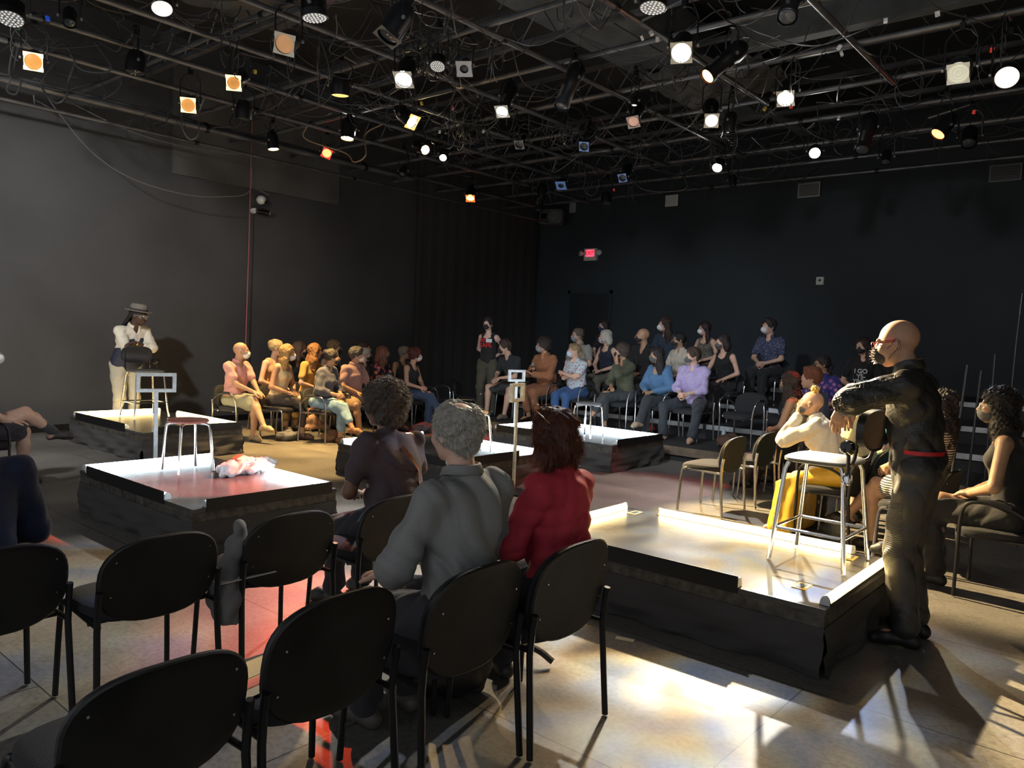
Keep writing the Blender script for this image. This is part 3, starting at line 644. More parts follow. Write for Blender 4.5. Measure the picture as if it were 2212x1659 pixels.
def person(label, x, y, z=0, yaw=0, sex='m', pose='sit', sk='fair', s=1.0, wt=1.0, lean=8, slean=0, twist=0, hy=0, hp=0, hr=0,
           arms='lap', legs='down', top=('tee', 'short', (.3, .3, .3)), bot=('trousers', (.05, .05, .06)), shoe=(.03, .03, .03), hair=None, hc=(.05, .03, .02),
           mask=None, glasses=None, q=1, seath=.45, group=None, extra=None, barefoot=False, topm=None, botm=None, fold=None, collar=False, hs=1.0, cz=1.0, socks=None):
    h = {0: .016, 1: .013, 2: .008, 3: .0065}[q]; hf = {0: .0085, 1: .007, 2: .005, 3: .0042}[q]
    sit = pose == 'sit'; hz = (seath+.112) if sit else .94*s
    P0 = V3(0, 0, hz); B = rotz(0) @ rotx(rad(-slean)) @ roty(rad(lean)); T = B @ rotz(rad(twist)); up = B @ V3(0, 0, 1)
    tl = .525*s; ch = P0+up*tl*.62; nb = P0+up*tl
    shw = (.178 if sex == 'm' else .155)*s*(1+.35*(wt-1))
    HB = rotz(rad(hy)) @ roty(rad(hp)) @ rotx(rad(hr))
    Hc = nb+B @ V3(.026, 0, .056)*s+HB @ V3(.018, 0, .112)*s*hs
    hsz = s*hs*(1.0 if sex == 'm' else .96)
    fw = 1 if sex == 'm' else .9
    g = wt
    sh = {sd: nb+T @ V3(-.012, sd*shw, -.062*s) for sd in (1, -1)}
    # ---- legs
    hip = {sd: P0+V3(0, sd*.088*s*(.7+.3*g), -.01) for sd in (1, -1)}; kn = {}; an = {}; toe = {}
    L1, L2 = .43*s, .42*s
    for sd in (1, -1):
        if not sit:
            if legs == 'stride': an[sd] = V3(.10*sd-.02, sd*.12, .085)
            else: an[sd] = V3(-.02, sd*.115*s, .085)
            kn[sd], an[sd] = ik(hip[sd], an[sd], .432*s, .424*s, V3(1, 0, 0)); toe[sd] = V3(.15, sd*.05, -.055)
        else:
            kx = .42*s
            if legs == 'down': an[sd] = V3(kx+.0, sd*.11, .085); pole = V3(.5, 0, 1)
            elif legs == 'tuck': an[sd] = V3(kx-.14, sd*.10, .085); pole = V3(1, 0, 1)
            elif legs == 'fwd': an[sd] = V3(kx+.14, sd*.12, .085); pole = V3(.3, 0, 1)
            elif legs == 'apart': an[sd] = V3(kx+.02, sd*.24, .085); pole = V3(.5, sd*.45, 1)
            elif legs in ('cross', 'crossL'):
                c = -1 if legs == 'cross' else 1
                an[sd] = V3(kx-.02, sd*.06, .085) if sd != c else V3(kx+.22, -c*.13, .24); pole = V3(.5, 0, 1) if sd != c else V3(.6, -c*.35, 1.3)
            elif legs == 'high':
                an[sd] = V3(kx, .11, .085) if sd == 1 else V3(kx+.27, .13, .50); pole = V3(.5, 0, 1) if sd == 1 else V3(.3, -.6, 1)
            elif legs == 'figure4':
                an[sd] = V3(kx, .15, .085) if sd == 1 else V3(.40, .22, .56); pole = V3(.5, .1, 1) if sd == 1 else V3(.6, -1.6, .4)
            kn[sd], an[sd] = ik(hip[sd], an[sd], L1, L2, pole); sw = nrm(an[sd]-kn[sd])
            toe[sd] = V3(.145, sd*.035, -.055) if an[sd][2] < .13 else (nrm(V3(.75, .0, .25)-sw*.1)*.15 if legs != 'figure4' else V3(.06, .13, .03))
            if legs in ('cross', 'crossL', 'high') and an[sd][2] > .13: toe[sd] = nrm(V3(.9, 0, -.35))*.155
    # ---- arms
    wr = {}; el = {}; hd = {}; hn = {}; curl = {1: .5, -1: .5}; L3, L4 = .285*s, .255*s
    for sd in (1, -1):
        pole = V3(-.3, sd*.8, -.7); c = P0
        if arms == 'lap': wr[sd] = V3(.24, sd*.075, hz+.115); hd[sd] = V3(.6, -sd*.7, -.15); hn[sd] = V3(0, 0, -1)
        elif arms == 'clasp': wr[sd] = V3(.30, sd*.055, hz+.12); hd[sd] = V3(.75, -sd*.55, -.1); hn[sd] = V3(0, -sd, -.3); curl[sd] = .9
        elif arms == 'knee': wr[sd] = V3(.40, sd*.05-.02, hz+.13); hd[sd] = V3(.75, -sd*.5, -.3); hn[sd] = V3(0, -sd*.3, -1); curl[sd] = .7
        elif arms == 'thigh': wr[sd] = V3(.27, sd*.13, hz+.10); hd[sd] = V3(1, -sd*.15, -.15); hn[sd] = V3(0, 0, -1); curl[sd] = .3
        elif arms == 'fold': wr[sd] = ch+T @ V3(.20+.03*(sd == 1), -sd*.10, -.02+.035*(sd == 1)); hd[sd] = V3(-.15, -sd, .1); hn[sd] = V3(-1, 0, 0); pole = V3(.2, sd, -.9)
        elif arms == 'behind': wr[sd] = V3(-.16, sd*.05, hz+.10); hd[sd] = V3(0, -sd, -.3); hn[sd] = V3(-1, 0, 0); pole = V3(-.3, sd, .1)
        elif arms == 'side': wr[sd] = V3(.05, sd*(.24*g), hz-.08 if not sit else hz+.08); hd[sd] = V3(.1, 0, -1); hn[sd] = V3(0, -sd, 0); pole = V3(-1, sd*.4, 0)
        elif arms == 'kneesR': wr[sd] = V3(.45, -.13+sd*.05, hz+.03); hd[sd] = V3(.7, -sd*.5, -.5); hn[sd] = V3(0, -sd, -.3); curl[sd] = .9; pole = V3(0, sd, -.5)
        elif arms == 'mic':
            if sd == -1: wr[sd] = V3(.30, -.10, hz+.28); hd[sd] = V3(.25, .55, .55); hn[sd] = V3(.2, .9, -.1); curl[sd] = 1.25
            else: wr[sd] = V3(.38, .04, hz+.23); hd[sd] = V3(.6, -.6, .35); hn[sd] = V3(-.1, -.2, 1); curl[sd] = .15
        elif arms in ('chinR', 'chinL'):
            c = -1 if arms == 'chinR' else 1
            if sd == c: wr[sd] = Hc+HB @ V3(.085, c*.055, -.125); hd[sd] = HB @ V3(.05, -c*.3, .9); hn[sd] = HB @ V3(-.8, -c*.4, 0); pole = V3(.5, sd*.5, -1); curl[sd] = .9
            else: wr[sd] = V3(.28, sd*.06, hz+.12); hd[sd] = V3(.6, -sd*.7, -.1); hn[sd] = V3(0, 0, -1)
        elif arms == 'rest':   # both forearms laid one over the other on a chair back
            pole = V3(-.1, sd*1.0, -.15)
            if q == 3: wr[sd] = V3(.40, .10 if sd == 1 else -.12, 1.285); hd[sd] = V3(.28, .10, -1); hn[sd] = V3(-.25, -1, 0); pole = V3(-.2, sd*.8, .1); curl[sd] = .35
            else: wr[sd] = V3(.31+(.03 if sd == 1 else 0), -sd*.09, 1.27+(.04 if sd == 1 else 0)-z); hd[sd] = V3(.1, -sd, -.15); hn[sd] = V3(0, 0, -1); curl[sd] = .45
        el[sd], wr[sd] = ik(sh[sd], wr[sd], L3, L4, pole)
    # ---- skin: one body
    G_ = g
    tor = [ell(P0+up*.02, V3(.105*G_, .155*G_*(1.0 if sex == 'm' else 1.06), .105)*s, B, .06), ell(P0+up*tl*.33, V3(.092*G_**1.4, .130*G_, .13)*s, B, .08),
           ell(P0+up*tl*.66, V3(.108*G_, .148*G_*fw, .15)*s, T, .08), cone(nb+T @ V3(-.01, shw*.78, -.06)*1, .048*s, nb+T @ V3(-.01, -shw*.78, -.06), .048*s, .08)]
    if sex == 'f': tor += [ell(P0+up*tl*.68+T @ V3(.070*G_, sd*.068*s, 0), V3(.055, .056, .055)*s, T, .03) for sd in (1, -1)]
    arm = []
    for sd in (1, -1):
        arm += [cone(sh[sd], .049*s*G_**.5*fw, el[sd], .037*s*G_**.4, .03), cone(el[sd], .037*s*G_**.4, wr[sd], .0245*s, .02)]
    leg = []
    for sd in (1, -1):
        mid = kn[sd]+(an[sd]-kn[sd])*.3+nrm(np.cross(np.cross(an[sd]-kn[sd], V3(1, 0, 0)), an[sd]-kn[sd])+1e-6)*0
        leg += [cone(hip[sd], .086*s*G_**.7, kn[sd], .052*s*G_**.3, .04), cone(kn[sd], .050*s, mid, .052*s*G_**.3, .03), cone(mid, .052*s*G_**.3, an[sd], .034*s, .03)]
    def feet(r, sole=0):
        P = []
        for sd in (1, -1):
            a, t = an[sd], toe[sd]; heel = a-nrm(t*V3(1, 1, 0))*.035+V3(0, 0, -.045 if a[2] < .13 else -.035)
            P.append((sd, [cone(a, .032*s+r, heel, .032+r, .02), cone(heel+V3(0, 0, .0), .030+r, a+t*.62+V3(0, 0, -.0), .036+r, .03), cone(a+t*.62, .036+r, a+t+V3(0, 0, .004), .028+r, .03)]))
        return P
    neck = [cone(nb-up*.03, .060*s*(.92 if sex == 'f' else 1), Hc+HB @ V3(-.022, 0, -.055)*hsz, .052*s*(.88 if sex == 'f' else 1), .03)]
    hp_ = head_prims(Hc, HB, hsz, 1+.5*(g-1))
    body = [(tor+arm+leg+neck+([p_ for _, q_ in feet(-.006) for p_ in q_]), h, .03, None), (hp_+[cone(Hc+HB @ V3(-.022, 0, -.06)*hsz, .050*s*(.88 if sex == 'f' else 1), nb+up*.01, .054*s*(.9 if sex == 'f' else 1), .025)], hf, .018, None)]
    for sd in (1, -1):
        body.append(([cone(el[sd]+(wr[sd]-el[sd])*.8, .028*s, wr[sd], .0235*s, .012)]+hand(wr[sd], hd[sd], hn[sd], -sd, s*(1 if sex == 'm' else .92)*(1.0), curl[sd]), min(hf, .0055 if q else .0065), .012, None))
    root = blob('person', body, skin(sk), None)
    root.location = (x, y, z); root.rotation_euler = (0, 0, rad(yaw)); tag(root, label, 'person', group)
    # ---- eyes
    if q >= 1:
        for sd in (1, -1):
            c = Hc+HB @ (V3(.084, .032*sd, .001)*hsz); mb = MB(); mb.lathe([(0, -.011*hsz), (.008*hsz, -.008*hsz), (.0115*hsz, 0), (.0098*hsz, .006*hsz)], 12, xf(c, frame(HB @ V3(1, 0, 0))), cap=False)
            mb.m = 1; mb.lathe([(.0072*hsz, .0076*hsz), (.0055*hsz, .0100*hsz), (.0, .0116*hsz)], 12, xf(c, frame(HB @ V3(1, 0, 0))), cap=False); mb.m = 0
            mb.lathe([(.0098*hsz, .006*hsz), (.0072*hsz, .0076*hsz)], 12, xf(c, frame(HB @ V3(1, 0, 0))), cap=False); mb.build('eye', (EYEW, EYED), root)
    # ---- top
    kind, slv, tc = top; tm = topm or cloth('%02x%02x%02x' % tuple(int(c*255) for c in tc), tc)
    fo = fold or {'tank': (.003, 40, 2), 'tee': (.009, 30, 2), 'shirt': (.012, 30, 3), 'jacket': (.012, 28, 4), 'dress': (.010, 30, 5)}[kind]
    fo = (fo[0]*(1 if q else .8), fo[1], sum(map(ord, label)) % 97)
    r = {'tank': .008, 'tee': .014, 'shirt': .017, 'jacket': .022, 'dress': .014}[kind]
    bl = P0-up*(.075 if kind not in ('tank',) else .03)
    tp = [ell(P0+up*.02, V3(.105*G_+r, .155*G_+r, .105+r*.3)*s, B, .06), ell(P0+up*tl*.33, V3(.092*G_**1.4+r+.006, .130*G_+r+.004, .14)*s, B, .08),
          ell(P0+up*tl*.66, V3(.108*G_+r, .148*G_*fw+r, .155)*s, T, .08)]
    if sex == 'f': tp += [ell(P0+up*tl*.68+T @ V3(.070*G_, sd*.068*s, 0), V3(.055+r*.6, .056+r*.6, .055+r*.4)*s, T, .04) for sd in (1, -1)]
    if kind == 'tank':
        for sd in (1, -1):
            q0 = nb+T @ V3(-.012, sd*shw*.56, -.050)
            tp += [cone(q0, .059*s, nb+T @ V3(.035*G_, sd*shw*.52, -.13), .050*s, .03), cone(q0, .059*s, nb+T @ V3(-.05*G_, sd*shw*.5, -.14), .055*s, .03)]
    else: tp += [cone(nb+T @ V3(-.01, shw*.82, -.058), .048*s+r, nb+T @ V3(-.01, -shw*.82, -.058), .048*s+r, .08), cone(nb-up*.06, .074*s, nb-up*.008, .058*s+.015, .03)]
    fr = {'none': 0, 'short': .62, 'half': .98, 'three': 1.45, 'long': 1.96}[slv]
    aw = .044+r*.9 if kind != 'tank' else .05
    for sd in (1, -1):
        if fr > 0:
            f1 = min(fr, 1); e = sh[sd]+(el[sd]-sh[sd])*f1; tp.append(cone(sh[sd], .049*s*G_**.5*fw+r, e, .040*s*G_**.4+r+(.010 if fr < 1 else .004), .03))
            if fr > 1: e2 = el[sd]+(wr[sd]-el[sd])*(fr-1); tp.append(cone(el[sd], .039*s*G_**.4+r+.004, e2, .027*s+r+.003, .03))
    vn = {'tee': (.055, .05, .05), 'shirt': (.075, .04, .07), 'jacket': (.10, .045, .11), 'dress': (.07, .06, .07), 'tank': (.085, .050, .095)}[kind]
    tp.append(sub(nb+T @ V3(.085, 0, .005), vn, T, .01))
    tp.append(cut(bl, -up))
    to = blob('shirt' if kind in ('tee', 'shirt') else {'tank': 'tank_top', 'jacket': 'jacket', 'dress': 'dress_top'}[kind], [(tp, h, .03, fo)], tm, root)
    if collar:
        mb = MB(); Rg = []
        for rr_, zz in ((.062, .0), (.066, .042), (.074, .040), (.086, .006)):
            Rg.append([nb+B @ V3(math.cos(a)*rr_*1.02+.004, math.sin(a)*rr_, zz*cz-.022*max(0, math.cos(a))+.012)*s for a in [rad(35+290*i/24) for i in range(25)]])
        n_ = 25; V_ = [p_ for r_ in Rg for p_ in r_]; mb.add(V_, [(i*n_+j, i*n_+j+1, (i+1)*n_+j+1, (i+1)*n_+j) for i in range(3) for j in range(n_-1)]); cl = mb.build('collar', tm, root)
        md = cl.modifiers.new('t', 'SOLIDIFY'); md.thickness = .003
    # ---- bottom
    bk, bc = bot; bm_ = botm or cloth('%02x%02x%02x' % tuple(int(c*255) for c in bc), bc)
    pr = .015; bp = [ell(P0-up*.0, V3(.108*G_+.006, .158*G_+.006, .105)*s, B, .05)]
    if bk in ('trousers', 'capri', 'shorts', 'jeans'):
        fr = {'trousers': 1.93, 'jeans': 1.88, 'capri': 1.68, 'shorts': .86}[bk]
        for sd in (1, -1):
            e = hip[sd]+(kn[sd]-hip[sd])*min(1, fr); bp.append(cone(hip[sd], .088*s*G_**.7+pr, e, .056*s*G_**.4+pr+(.022 if fr < 1 else 0), .04))
            if fr > 1:
                e2 = kn[sd]+(an[sd]-kn[sd])*(fr-1); bp.append(cone(kn[sd], .055*s+pr, e2, (.040*s+pr+.012) if bk != 'capri' else .044*s+pr, .03))
    elif bk == 'miniskirt':
        for sd in (1, -1): bp.append(cone(hip[sd], .098*G_*s, hip[sd]+(kn[sd]-hip[sd])*.62, .082*s+pr, .06))
    else:
        zb = {'skirt': .62, 'longskirt': .12, 'dress': .50}[bk]
        for t in np.linspace(-1, 1, 7):
            k_ = kn[1]*(1+t)/2+kn[-1]*(1-t)/2; h_ = hip[1]*(1+t)/2+hip[-1]*(1-t)/2; bp.append(cone(h_, .095*G_*s, k_, .062*s+pr, .05))
            if bk == 'longskirt': a_ = an[1]*(1+t)/2+an[-1]*(1-t)/2; a_ = V3(k_[0]+.03, a_[1]*2.4, .085); bp.append(cone(k_+V3(.0, 0, 0), .068*s+pr, a_, .065, .05)); bp.append(cone(h_+(k_-h_)*.75, .07*s, a_-V3(.10, 0, 0), .06, .05))
            elif sit and bk == 'skirt' : bp.append(cone(k_, .062*s+pr, k_+V3(.03, 0, -.10), .06, .05))
    bp.append(cut(P0+up*.115, up))
    blob({'trousers': 'trousers', 'capri': 'trousers', 'jeans': 'jeans', 'shorts': 'shorts'}.get(bk, 'skirt'), [(bp, h, .03, ((.006 if bk == 'longskirt' else .010) if q else .007, 28, 11 if bk != 'longskirt' else 7))], bm_, root)
    # ---- shoes
    if not barefoot:
        sm = mat('shoe_%02x%02x%02x' % tuple(int(c*255) for c in shoe), shoe, .5, bump=.1, bs=60)
        for sd, P in feet(.004):
            if kn[sd][2]-an[sd][2] < -1: continue
            low = an[sd][2]-.075
            PP = P+[cut(an[sd]+V3(0, 0, .01), nrm(kn[sd]-an[sd]))]
            if an[sd][2] < .13: PP.append(cut(V3(0, 0, .004), V3(0, 0, -1)))
            blob('shoe', [(PP, max(hf, .007), .02, None)], sm, root)
    if socks:
        for sd in (1, -1): blob('sock', [([cone(kn[sd]+(an[sd]-kn[sd])*.62, .050*s, an[sd], .040*s, .02)], .008, .02, (.002, 90, 3))], cloth('sock', socks), root)
    # ---- hair
    if hair:
        hm = mat('hair_%02x%02x%02x' % tuple(int(c*255) for c in hc), hc, .55, var=.35, vs=60, bump=.6, bs=180)
        hpz, hfld = hair_prims(hair, Hc, HB, hsz, nb, B)
        if q == 0 and hfld: hfld = (hfld[0]*.8, hfld[1]*.7, hfld[2])
        blob('hair', [(hpz, hf, .02, hfld)], hm, root)
    if mask: mask_mesh(Hc, HB, hsz, mask[0], MASKM[mask[1]] if isinstance(mask[1], str) else mask[1], root, hf)
    if glasses:
        gm = mat('frame_'+glasses, {'black': (.01, .01, .01), 'gold': (.5, .35, .12), 'clear': (.6, .6, .6)}[glasses], .3); mb = MB()
        def p(a, b, c): return Hc+HB @ (V3(a, b, c)*hsz)
        for sd in (1, -1):
            mb.tube([p(.108-.35*abs(abs(.033+math.cos(t)*.026)-.0)**1*.25, sd*(.033+math.cos(t)*.025), -.001+math.sin(t)*.019) for t in [i*math.pi/8 for i in range(16)]], .0019, 5, loop=True)
            mb.tube([p(.100, sd*.058, .006), p(.05, sd*.079, .008), p(-.012, sd*.086, .006)], .0019, 5)
        mb.tube([p(.107, -.009, .003), p(.111, 0, .006), p(.107, .009, .003)], .0018, 5); mb.build('glasses', gm, root)
    root['_'] = 0; del root['_']
    return dict(root=root, top=to, H=Hc, HB=HB, hs=hsz, wr=wr, el=el, sh=sh, nb=nb, P0=P0, B=B, T=T, kn=kn, an=an, s=s, hf=hf)
def watch(pr, sd, m, label=None):
    a, b = pr['el'][sd], pr['wr'][sd]; d = nrm(b-a); c = a+(b-a)*.90
    o = MB().lathe([(.026, -.012), (.030, -.010), (.030, .010), (.026, .012)], 16, xf(c, frame(d)), cap=False).build('wristband', m, pr['root']); return o
# ---------------------------------------------------------------- audience
def seated(label, clabel, x, y, yaw, z=0, arms_=False, chrome=True, coff=.06, **k):
    """person whose hips are at x, y, and the chair under them"""
    c, s = math.cos(rad(yaw)), math.sin(rad(yaw))
    if clabel: chair(x+c*coff, y+s*coff, yaw, clabel, z, arms_, chrome, group=G)
    return person(label, x, y, z, yaw, **k)
lavender = (.42, .34, .55)
# left back block, front row
ZL = 0
seated('bald man in pink short sleeved shirt and white mask at the far left', 'chair under the bald man in pink', -10.12, 5.86, 18, arms_=True, sk='tan', hy=38, arms='knee', legs='crossL', top=('shirt', 'short', (.62, .30, .26)), bot=('shorts', (.28, .27, .18)), shoe=(.35, .25, .15), mask=('flat', 'white'), s=1.0, wt=1.1, collar=True, lean=6)
seated('woman with long blonde hair in pale yellow tank top, white mask', 'chair under the blonde woman in the pale tank top', -9.86, 6.38, 22, sex='f', sk='tan', hy=42, arms='lap', legs='cross', top=('tank', 'none', (.72, .55, .32)), bot=('capri', (.07, .055, .045)), shoe=(.2, .12, .08), hair='wave', hc=(.42, .25, .09), mask=('flat', 'white'), s=1.0, lean=12)
p_linen = seated('woman with black hair in loose slate blue blouse and pale jeans', 'chair with curved arms under the woman in the slate blouse, handbag beside it', -9.28, 6.72, 20, arms_=True, sex='f', sk='tan', hy=40, arms='clasp', legs='crossL', top=('shirt', 'three', (.075, .08, .11)), bot=('capri', (.22, .36, .52)), botm=mat('pale_denim', (.20, .33, .47), .85, var=.3, vs=20), shoe=(.2, .1, .05), hair='bun', hc=(.02, .015, .014), mask=('flat', 'black'), s=.96, lean=14, wt=1.12)
p_mauve = seated('man with grey black hair in mauve shirt and tan shorts, white mask', 'chair with arms under the man in the mauve shirt', -9.62, 7.52, 10, arms_=True, sk='tan', hy=45, arms='thigh', legs='apart', top=('shirt', 'short', (.36, .22, .21)), bot=('shorts', (.40, .26, .15)), hair='short', hc=(.07, .065, .06), mask=('flat', 'white'), s=.97, wt=1.18, lean=6, collar=True)
seated('woman with red tipped locs in dark floral top, arms folded', 'chair under the woman in the floral top', -9.92, 8.28, 8, sex='f', sk='brown', hy=40, arms='fold', legs='down', top=('shirt', 'short', (.2, .1, .1)), topm=pattern('floral_top', 'floral', (.01, .01, .02), (.65, .42, .30), 13, (.5, .12, .12)), bot=('trousers', (.03, .03, .04)), hair='locs', hc=(.16, .07, .05), mask=('flat', 'black'), s=1.0, wt=1.15)
seated('woman with curly red lit hair in black vest, jeans and sandals', 'chair under the red haired woman in the black vest', -9.95, 8.98, 15, sex='f', sk='fair', hy=38, arms='clasp', legs='cross', top=('tank', 'none', (.02, .02, .025)), bot=('jeans', (.05, .09, .16)), shoe=(.3, .15, .06), hair='curlytop', hc=(.10, .03, .025), mask=('flat', 'white'), s=.98, lean=10)
# left back block, rear row
seated('older person with curly fair bun behind the blonde woman', 'chair behind the blonde woman, mostly hidden', -10.75, 6.82, 15, sex='f', sk='fair', hy=40, top=('tank', 'none', (.5, .28, .15)), bot=('capri', (.25, .17, .08)), hair='bun', hc=(.40, .30, .16), s=1.05, q=0)
seated('woman with long light brown hair in black top in the rear of the left block', 'chair of the long haired woman in black, rear of the left block', -11.0, 7.42, 15, sex='f', sk='fair', hy=45, top=('tee', 'short', (.02, .02, .02)), bot=('trousers', (.02, .02, .02)), hair='long', hc=(.16, .10, .06), mask=('flat', 'black'), s=1.02, q=0)
seated('woman with curly auburn hair in mustard top behind the slate blouse', 'chair right behind the woman in the slate blouse', -10.42, 7.30, 15, sex='f', sk='fair', hy=60, top=('tee', 'short', (.5, .32, .08)), bot=('trousers', (.05, .04, .03)), hair='curlylong', hc=(.26, .12, .04), s=1.0, q=0)
seated('woman with long fair hair in black scoop neck tank and black mask', 'chair of the woman in the black scoop tank', -11.15, 8.22, 10, sex='f', sk='tan', hy=28, top=('tank', 'none', (.012, .012, .014)), bot=('trousers', (.02, .02, .02)), hair='long', hc=(.22, .14, .07), mask=('flat', 'black'), s=1.06, q=1)
seated('man with shaved sides and black mask at the rear of the left block', 'chair of the man with shaved sides', -11.2, 8.92, 5, sk='tan', hy=45, top=('tee', 'short', (.015, .015, .02)), bot=('trousers', (.02, .02, .02)), hair='buzz', hc=(.06, .04, .03), mask=('flat', 'black'), s=1.05, q=0)
seated('older white haired person with black mask behind the mauve shirt', 'chair behind the man in mauve, hidden', -10.72, 8.58, 5, sex='f', sk='pale', hy=35, top=('tee', 'short', (.04, .04, .05)), bot=('trousers', (.02, .02, .02)), hair='short', hc=(.5, .45, .4), mask=('flat', 'black'), s=.92, q=0)
seated('bald bearded man with glasses and tattooed arm behind the red haired woman', 'chair of the bald bearded man', -10.95, 9.66, 10, sk='tan', hy=40, top=('tank', 'none', (.03, .03, .03)), bot=('trousers', (.02, .02, .02)), hair='ring', hc=(.25, .22, .18), glasses='black', s=.98, q=0)
chair(-10.05, 9.72, 20, 'empty chair glowing red at the right end of the far left block', arms=True, chrome=True, group=G)
chair(-9.95, 10.5, 30, 'empty black chair in the dark beside the woman in the BE SAFE top', z=0, chrome=True, group=G)
# back risers, lowest step
Z1, Z2, Z3 = .2, .42, .66
lady = person('woman standing in black BE SAFE tank top with hands behind her back', -9.22, 10.2, Z1, -72, sex='f', pose='stand', sk='pale', s=.985, hy=-4, arms='behind', lean=0, top=('tank', 'none', (.012, .012, .014)), bot=('trousers', (.07, .065, .045)), hair='short', hc=(.02, .015, .015), mask=('cup', 'black'), q=1)
RED = mat('red_print', (.65, .02, .02), .7); PRW = mat('white_print', (.7, .72, .75), .7)
zt = lady['P0'][2]+.36
conform_text('BE', .088, 0, RED, lady['root'], lady['top'], (0, -.062, zt+.040), 'lettering'); conform_text('SAFE', .105, 0, RED, lady['root'], lady['top'], (0, 0, zt-.05), 'lettering')
fl = MB().box((0, .01, zt+.005), (.004, .125, zt+.065)).build('flag_print', PRW, lady['root'], smooth=False); fl.location.x = .135
seated('bearded man in black v neck tee and shorts, black mask, leaning forward', 'chair under the man in the black v neck', -8.72, 10.42, -100, Z1, sk='fair', hy=-25, hp=8, arms='knee', legs='apart', lean=22, top=('tee', 'short', (.02, .024, .028)), bot=('shorts', (.05, .055, .055)), shoe=(.2, .15, .12), hair='short', hc=(.04, .025, .02), mask=('cup', 'black'), s=1.03, wt=1.1)
rust = seated('person with dark curls in rust coloured shirt speaking into a microphone', 'chair under the person in rust', -8.05, 10.42, -95, Z1, arms_=True, sex='f', sk='tan', hy=-30, arms='mic', legs='tuck', top=('shirt', 'long', (.30, .12, .055)), bot=('capri', (.27, .105, .05)), shoe=(.05, .03, .02), hair='curlytop', hc=(.03, .02, .018), mask=('flat', 'grey'), s=1.05, wt=1.18, collar=True)
seated('woman in white embroidered blouse and ripped blue jeans, pale blue mask', 'chair with looping arms under the woman in the embroidered blouse', -7.4, 10.40, -95, Z1, arms_=True, sex='f', sk='fair', hy=-28, arms='fold', legs='down', top=('tee', 'short', (.55, .62, .68)), topm=pattern('embroidered', 'spots', (.50, .58, .64), (.5, .12, .14), 24), bot=('jeans', (.04, .10, .25)), hair='pony', hc=(.28, .19, .10), mask=('cup', 'blue'), s=.96, wt=1.22)
seated('woman with big dark curls in olive shirt resting chin on her hand', 'chair under the woman in the olive shirt', -6.5, 10.45, -98, Z1, arms_=True, sex='f', sk='tan', hy=-38, arms='chinL', legs='crossL', top=('shirt', 'three', (.07, .075, .045)), bot=('capri', (.04, .045, .05)), shoe=(.03, .03, .03), hair='curlytop', hc=(.05, .035, .028), mask=('flat', 'black'), s=1.0, lean=10)
seated('woman with long dark curls in denim jacket, black mask', 'chair under the woman in the denim jacket', -5.9, 10.45, -98, Z1, arms_=True, sex='f', sk='olive', hy=-32, arms='lap', legs='cross', top=('jacket', 'long', (.07, .16, .30)), bot=('trousers', (.03, .033, .04)), shoe=(.4, .3, .2), hair='curlylong', hc=(.02, .015, .014), mask=('flat', 'dgrey'), s=.95)
p_p = seated('man in lavender shirt with rolled sleeves, dark jeans and black mask', 'chair under the man in the lavender shirt', -5.32, 10.42, -92, Z1, chrome=True, sk='fair', hy=-38, arms='clasp', legs='apart', top=('shirt', 'three', lavender), topm=mat('lavender_cotton', (.40, .33, .56), .85, var=.08, vs=40, bump=.5, bs=16), bot=('trousers', (.03, .035, .045)), shoe=(.45, .28, .2), hair='short', hc=(.05, .03, .02), mask=('flat', 'dgrey'), s=.97, wt=1.15, collar=True, lean=4)
watch(p_p, 1, mat('watch_face', (.5, .5, .48), .3))
chair(-4.52, 10.35, -95, 'empty black chair on the riser, right of the lavender shirt', Z1, True, True, group=G)
chair(-3.92, 10.45, -95, 'empty black chair on the riser, partly behind the long dark haired woman', Z1, True, True, group=G)
seated('person with glasses in blue and purple floral top on the lowest back riser', 'chair of the person in the blue floral top', -3.42, 10.35, -100, Z1, sex='f', sk='olive', hy=-40, top=('shirt', 'short', (.1, .1, .4)), topm=pattern('blue_floral', 'floral', (.03, .04, .22), (.45, .42, .65), 16, (.35, .1, .3)), hair='pony', hc=(.02, .015, .012), mask=('flat', 'black'), glasses='black', s=.95, q=0)
# second step
def rear(label, x, y, z, **k): return seated(label, 'black chair of the '+(label if len(label.split()) < 13 else ' '.join(label.split()[:10])), x, y, k.pop('yaw', -97), z, **k)
rear('man in pale grey short sleeved shirt with grey mask', -8.12, 11.5, Z2, sk='fair', hy=-22, top=('shirt', 'short', (.33, .32, .29)), bot=('trousers', (.05, .05, .05)), hair='ring', hc=(.12, .09, .07), mask=('flat', 'grey'), glasses='black', s=1.02, wt=1.12, collar=True, q=1)
rear('silver haired woman in sleeveless navy top with patterned mask', -7.5, 11.45, Z2, sex='f', sk='fair', hy=-30, top=('tank', 'none', (.015, .02, .04)), bot=('trousers', (.12, .11, .09)), hair='bob', hc=(.5, .48, .42), mask=('flat', 'floral'), s=1.0, q=1)
rear('bald man in cream shirt under black jacket, black mask', -6.75, 11.45, Z2, sk='tan', hy=-38, top=('jacket', 'long', (.012, .012, .014)), bot=('trousers', (.02, .02, .02)), mask=('flat', 'black'), s=1.06, q=1)
rear('woman with dark bun and glasses in cream blouse, black mask', -6.08, 11.45, Z2, sex='f', sk='olive', hy=-38, top=('shirt', 'short', (.5, .46, .38)), bot=('trousers', (.03, .03, .03)), hair='pony', hc=(.012, .01, .01), mask=('flat', 'black'), glasses='black', s=.99, q=1)
rear('woman in black off shoulder top with dark fringe', -5.33, 11.45, Z2, sex='f', sk='fair', hy=-30, arms='thigh', top=('tank', 'none', (.01, .01, .012)), bot=('trousers', (.02, .02, .02)), hair='bob', hc=(.03, .02, .02), mask=('flat', 'dgrey'), s=.98, q=1)
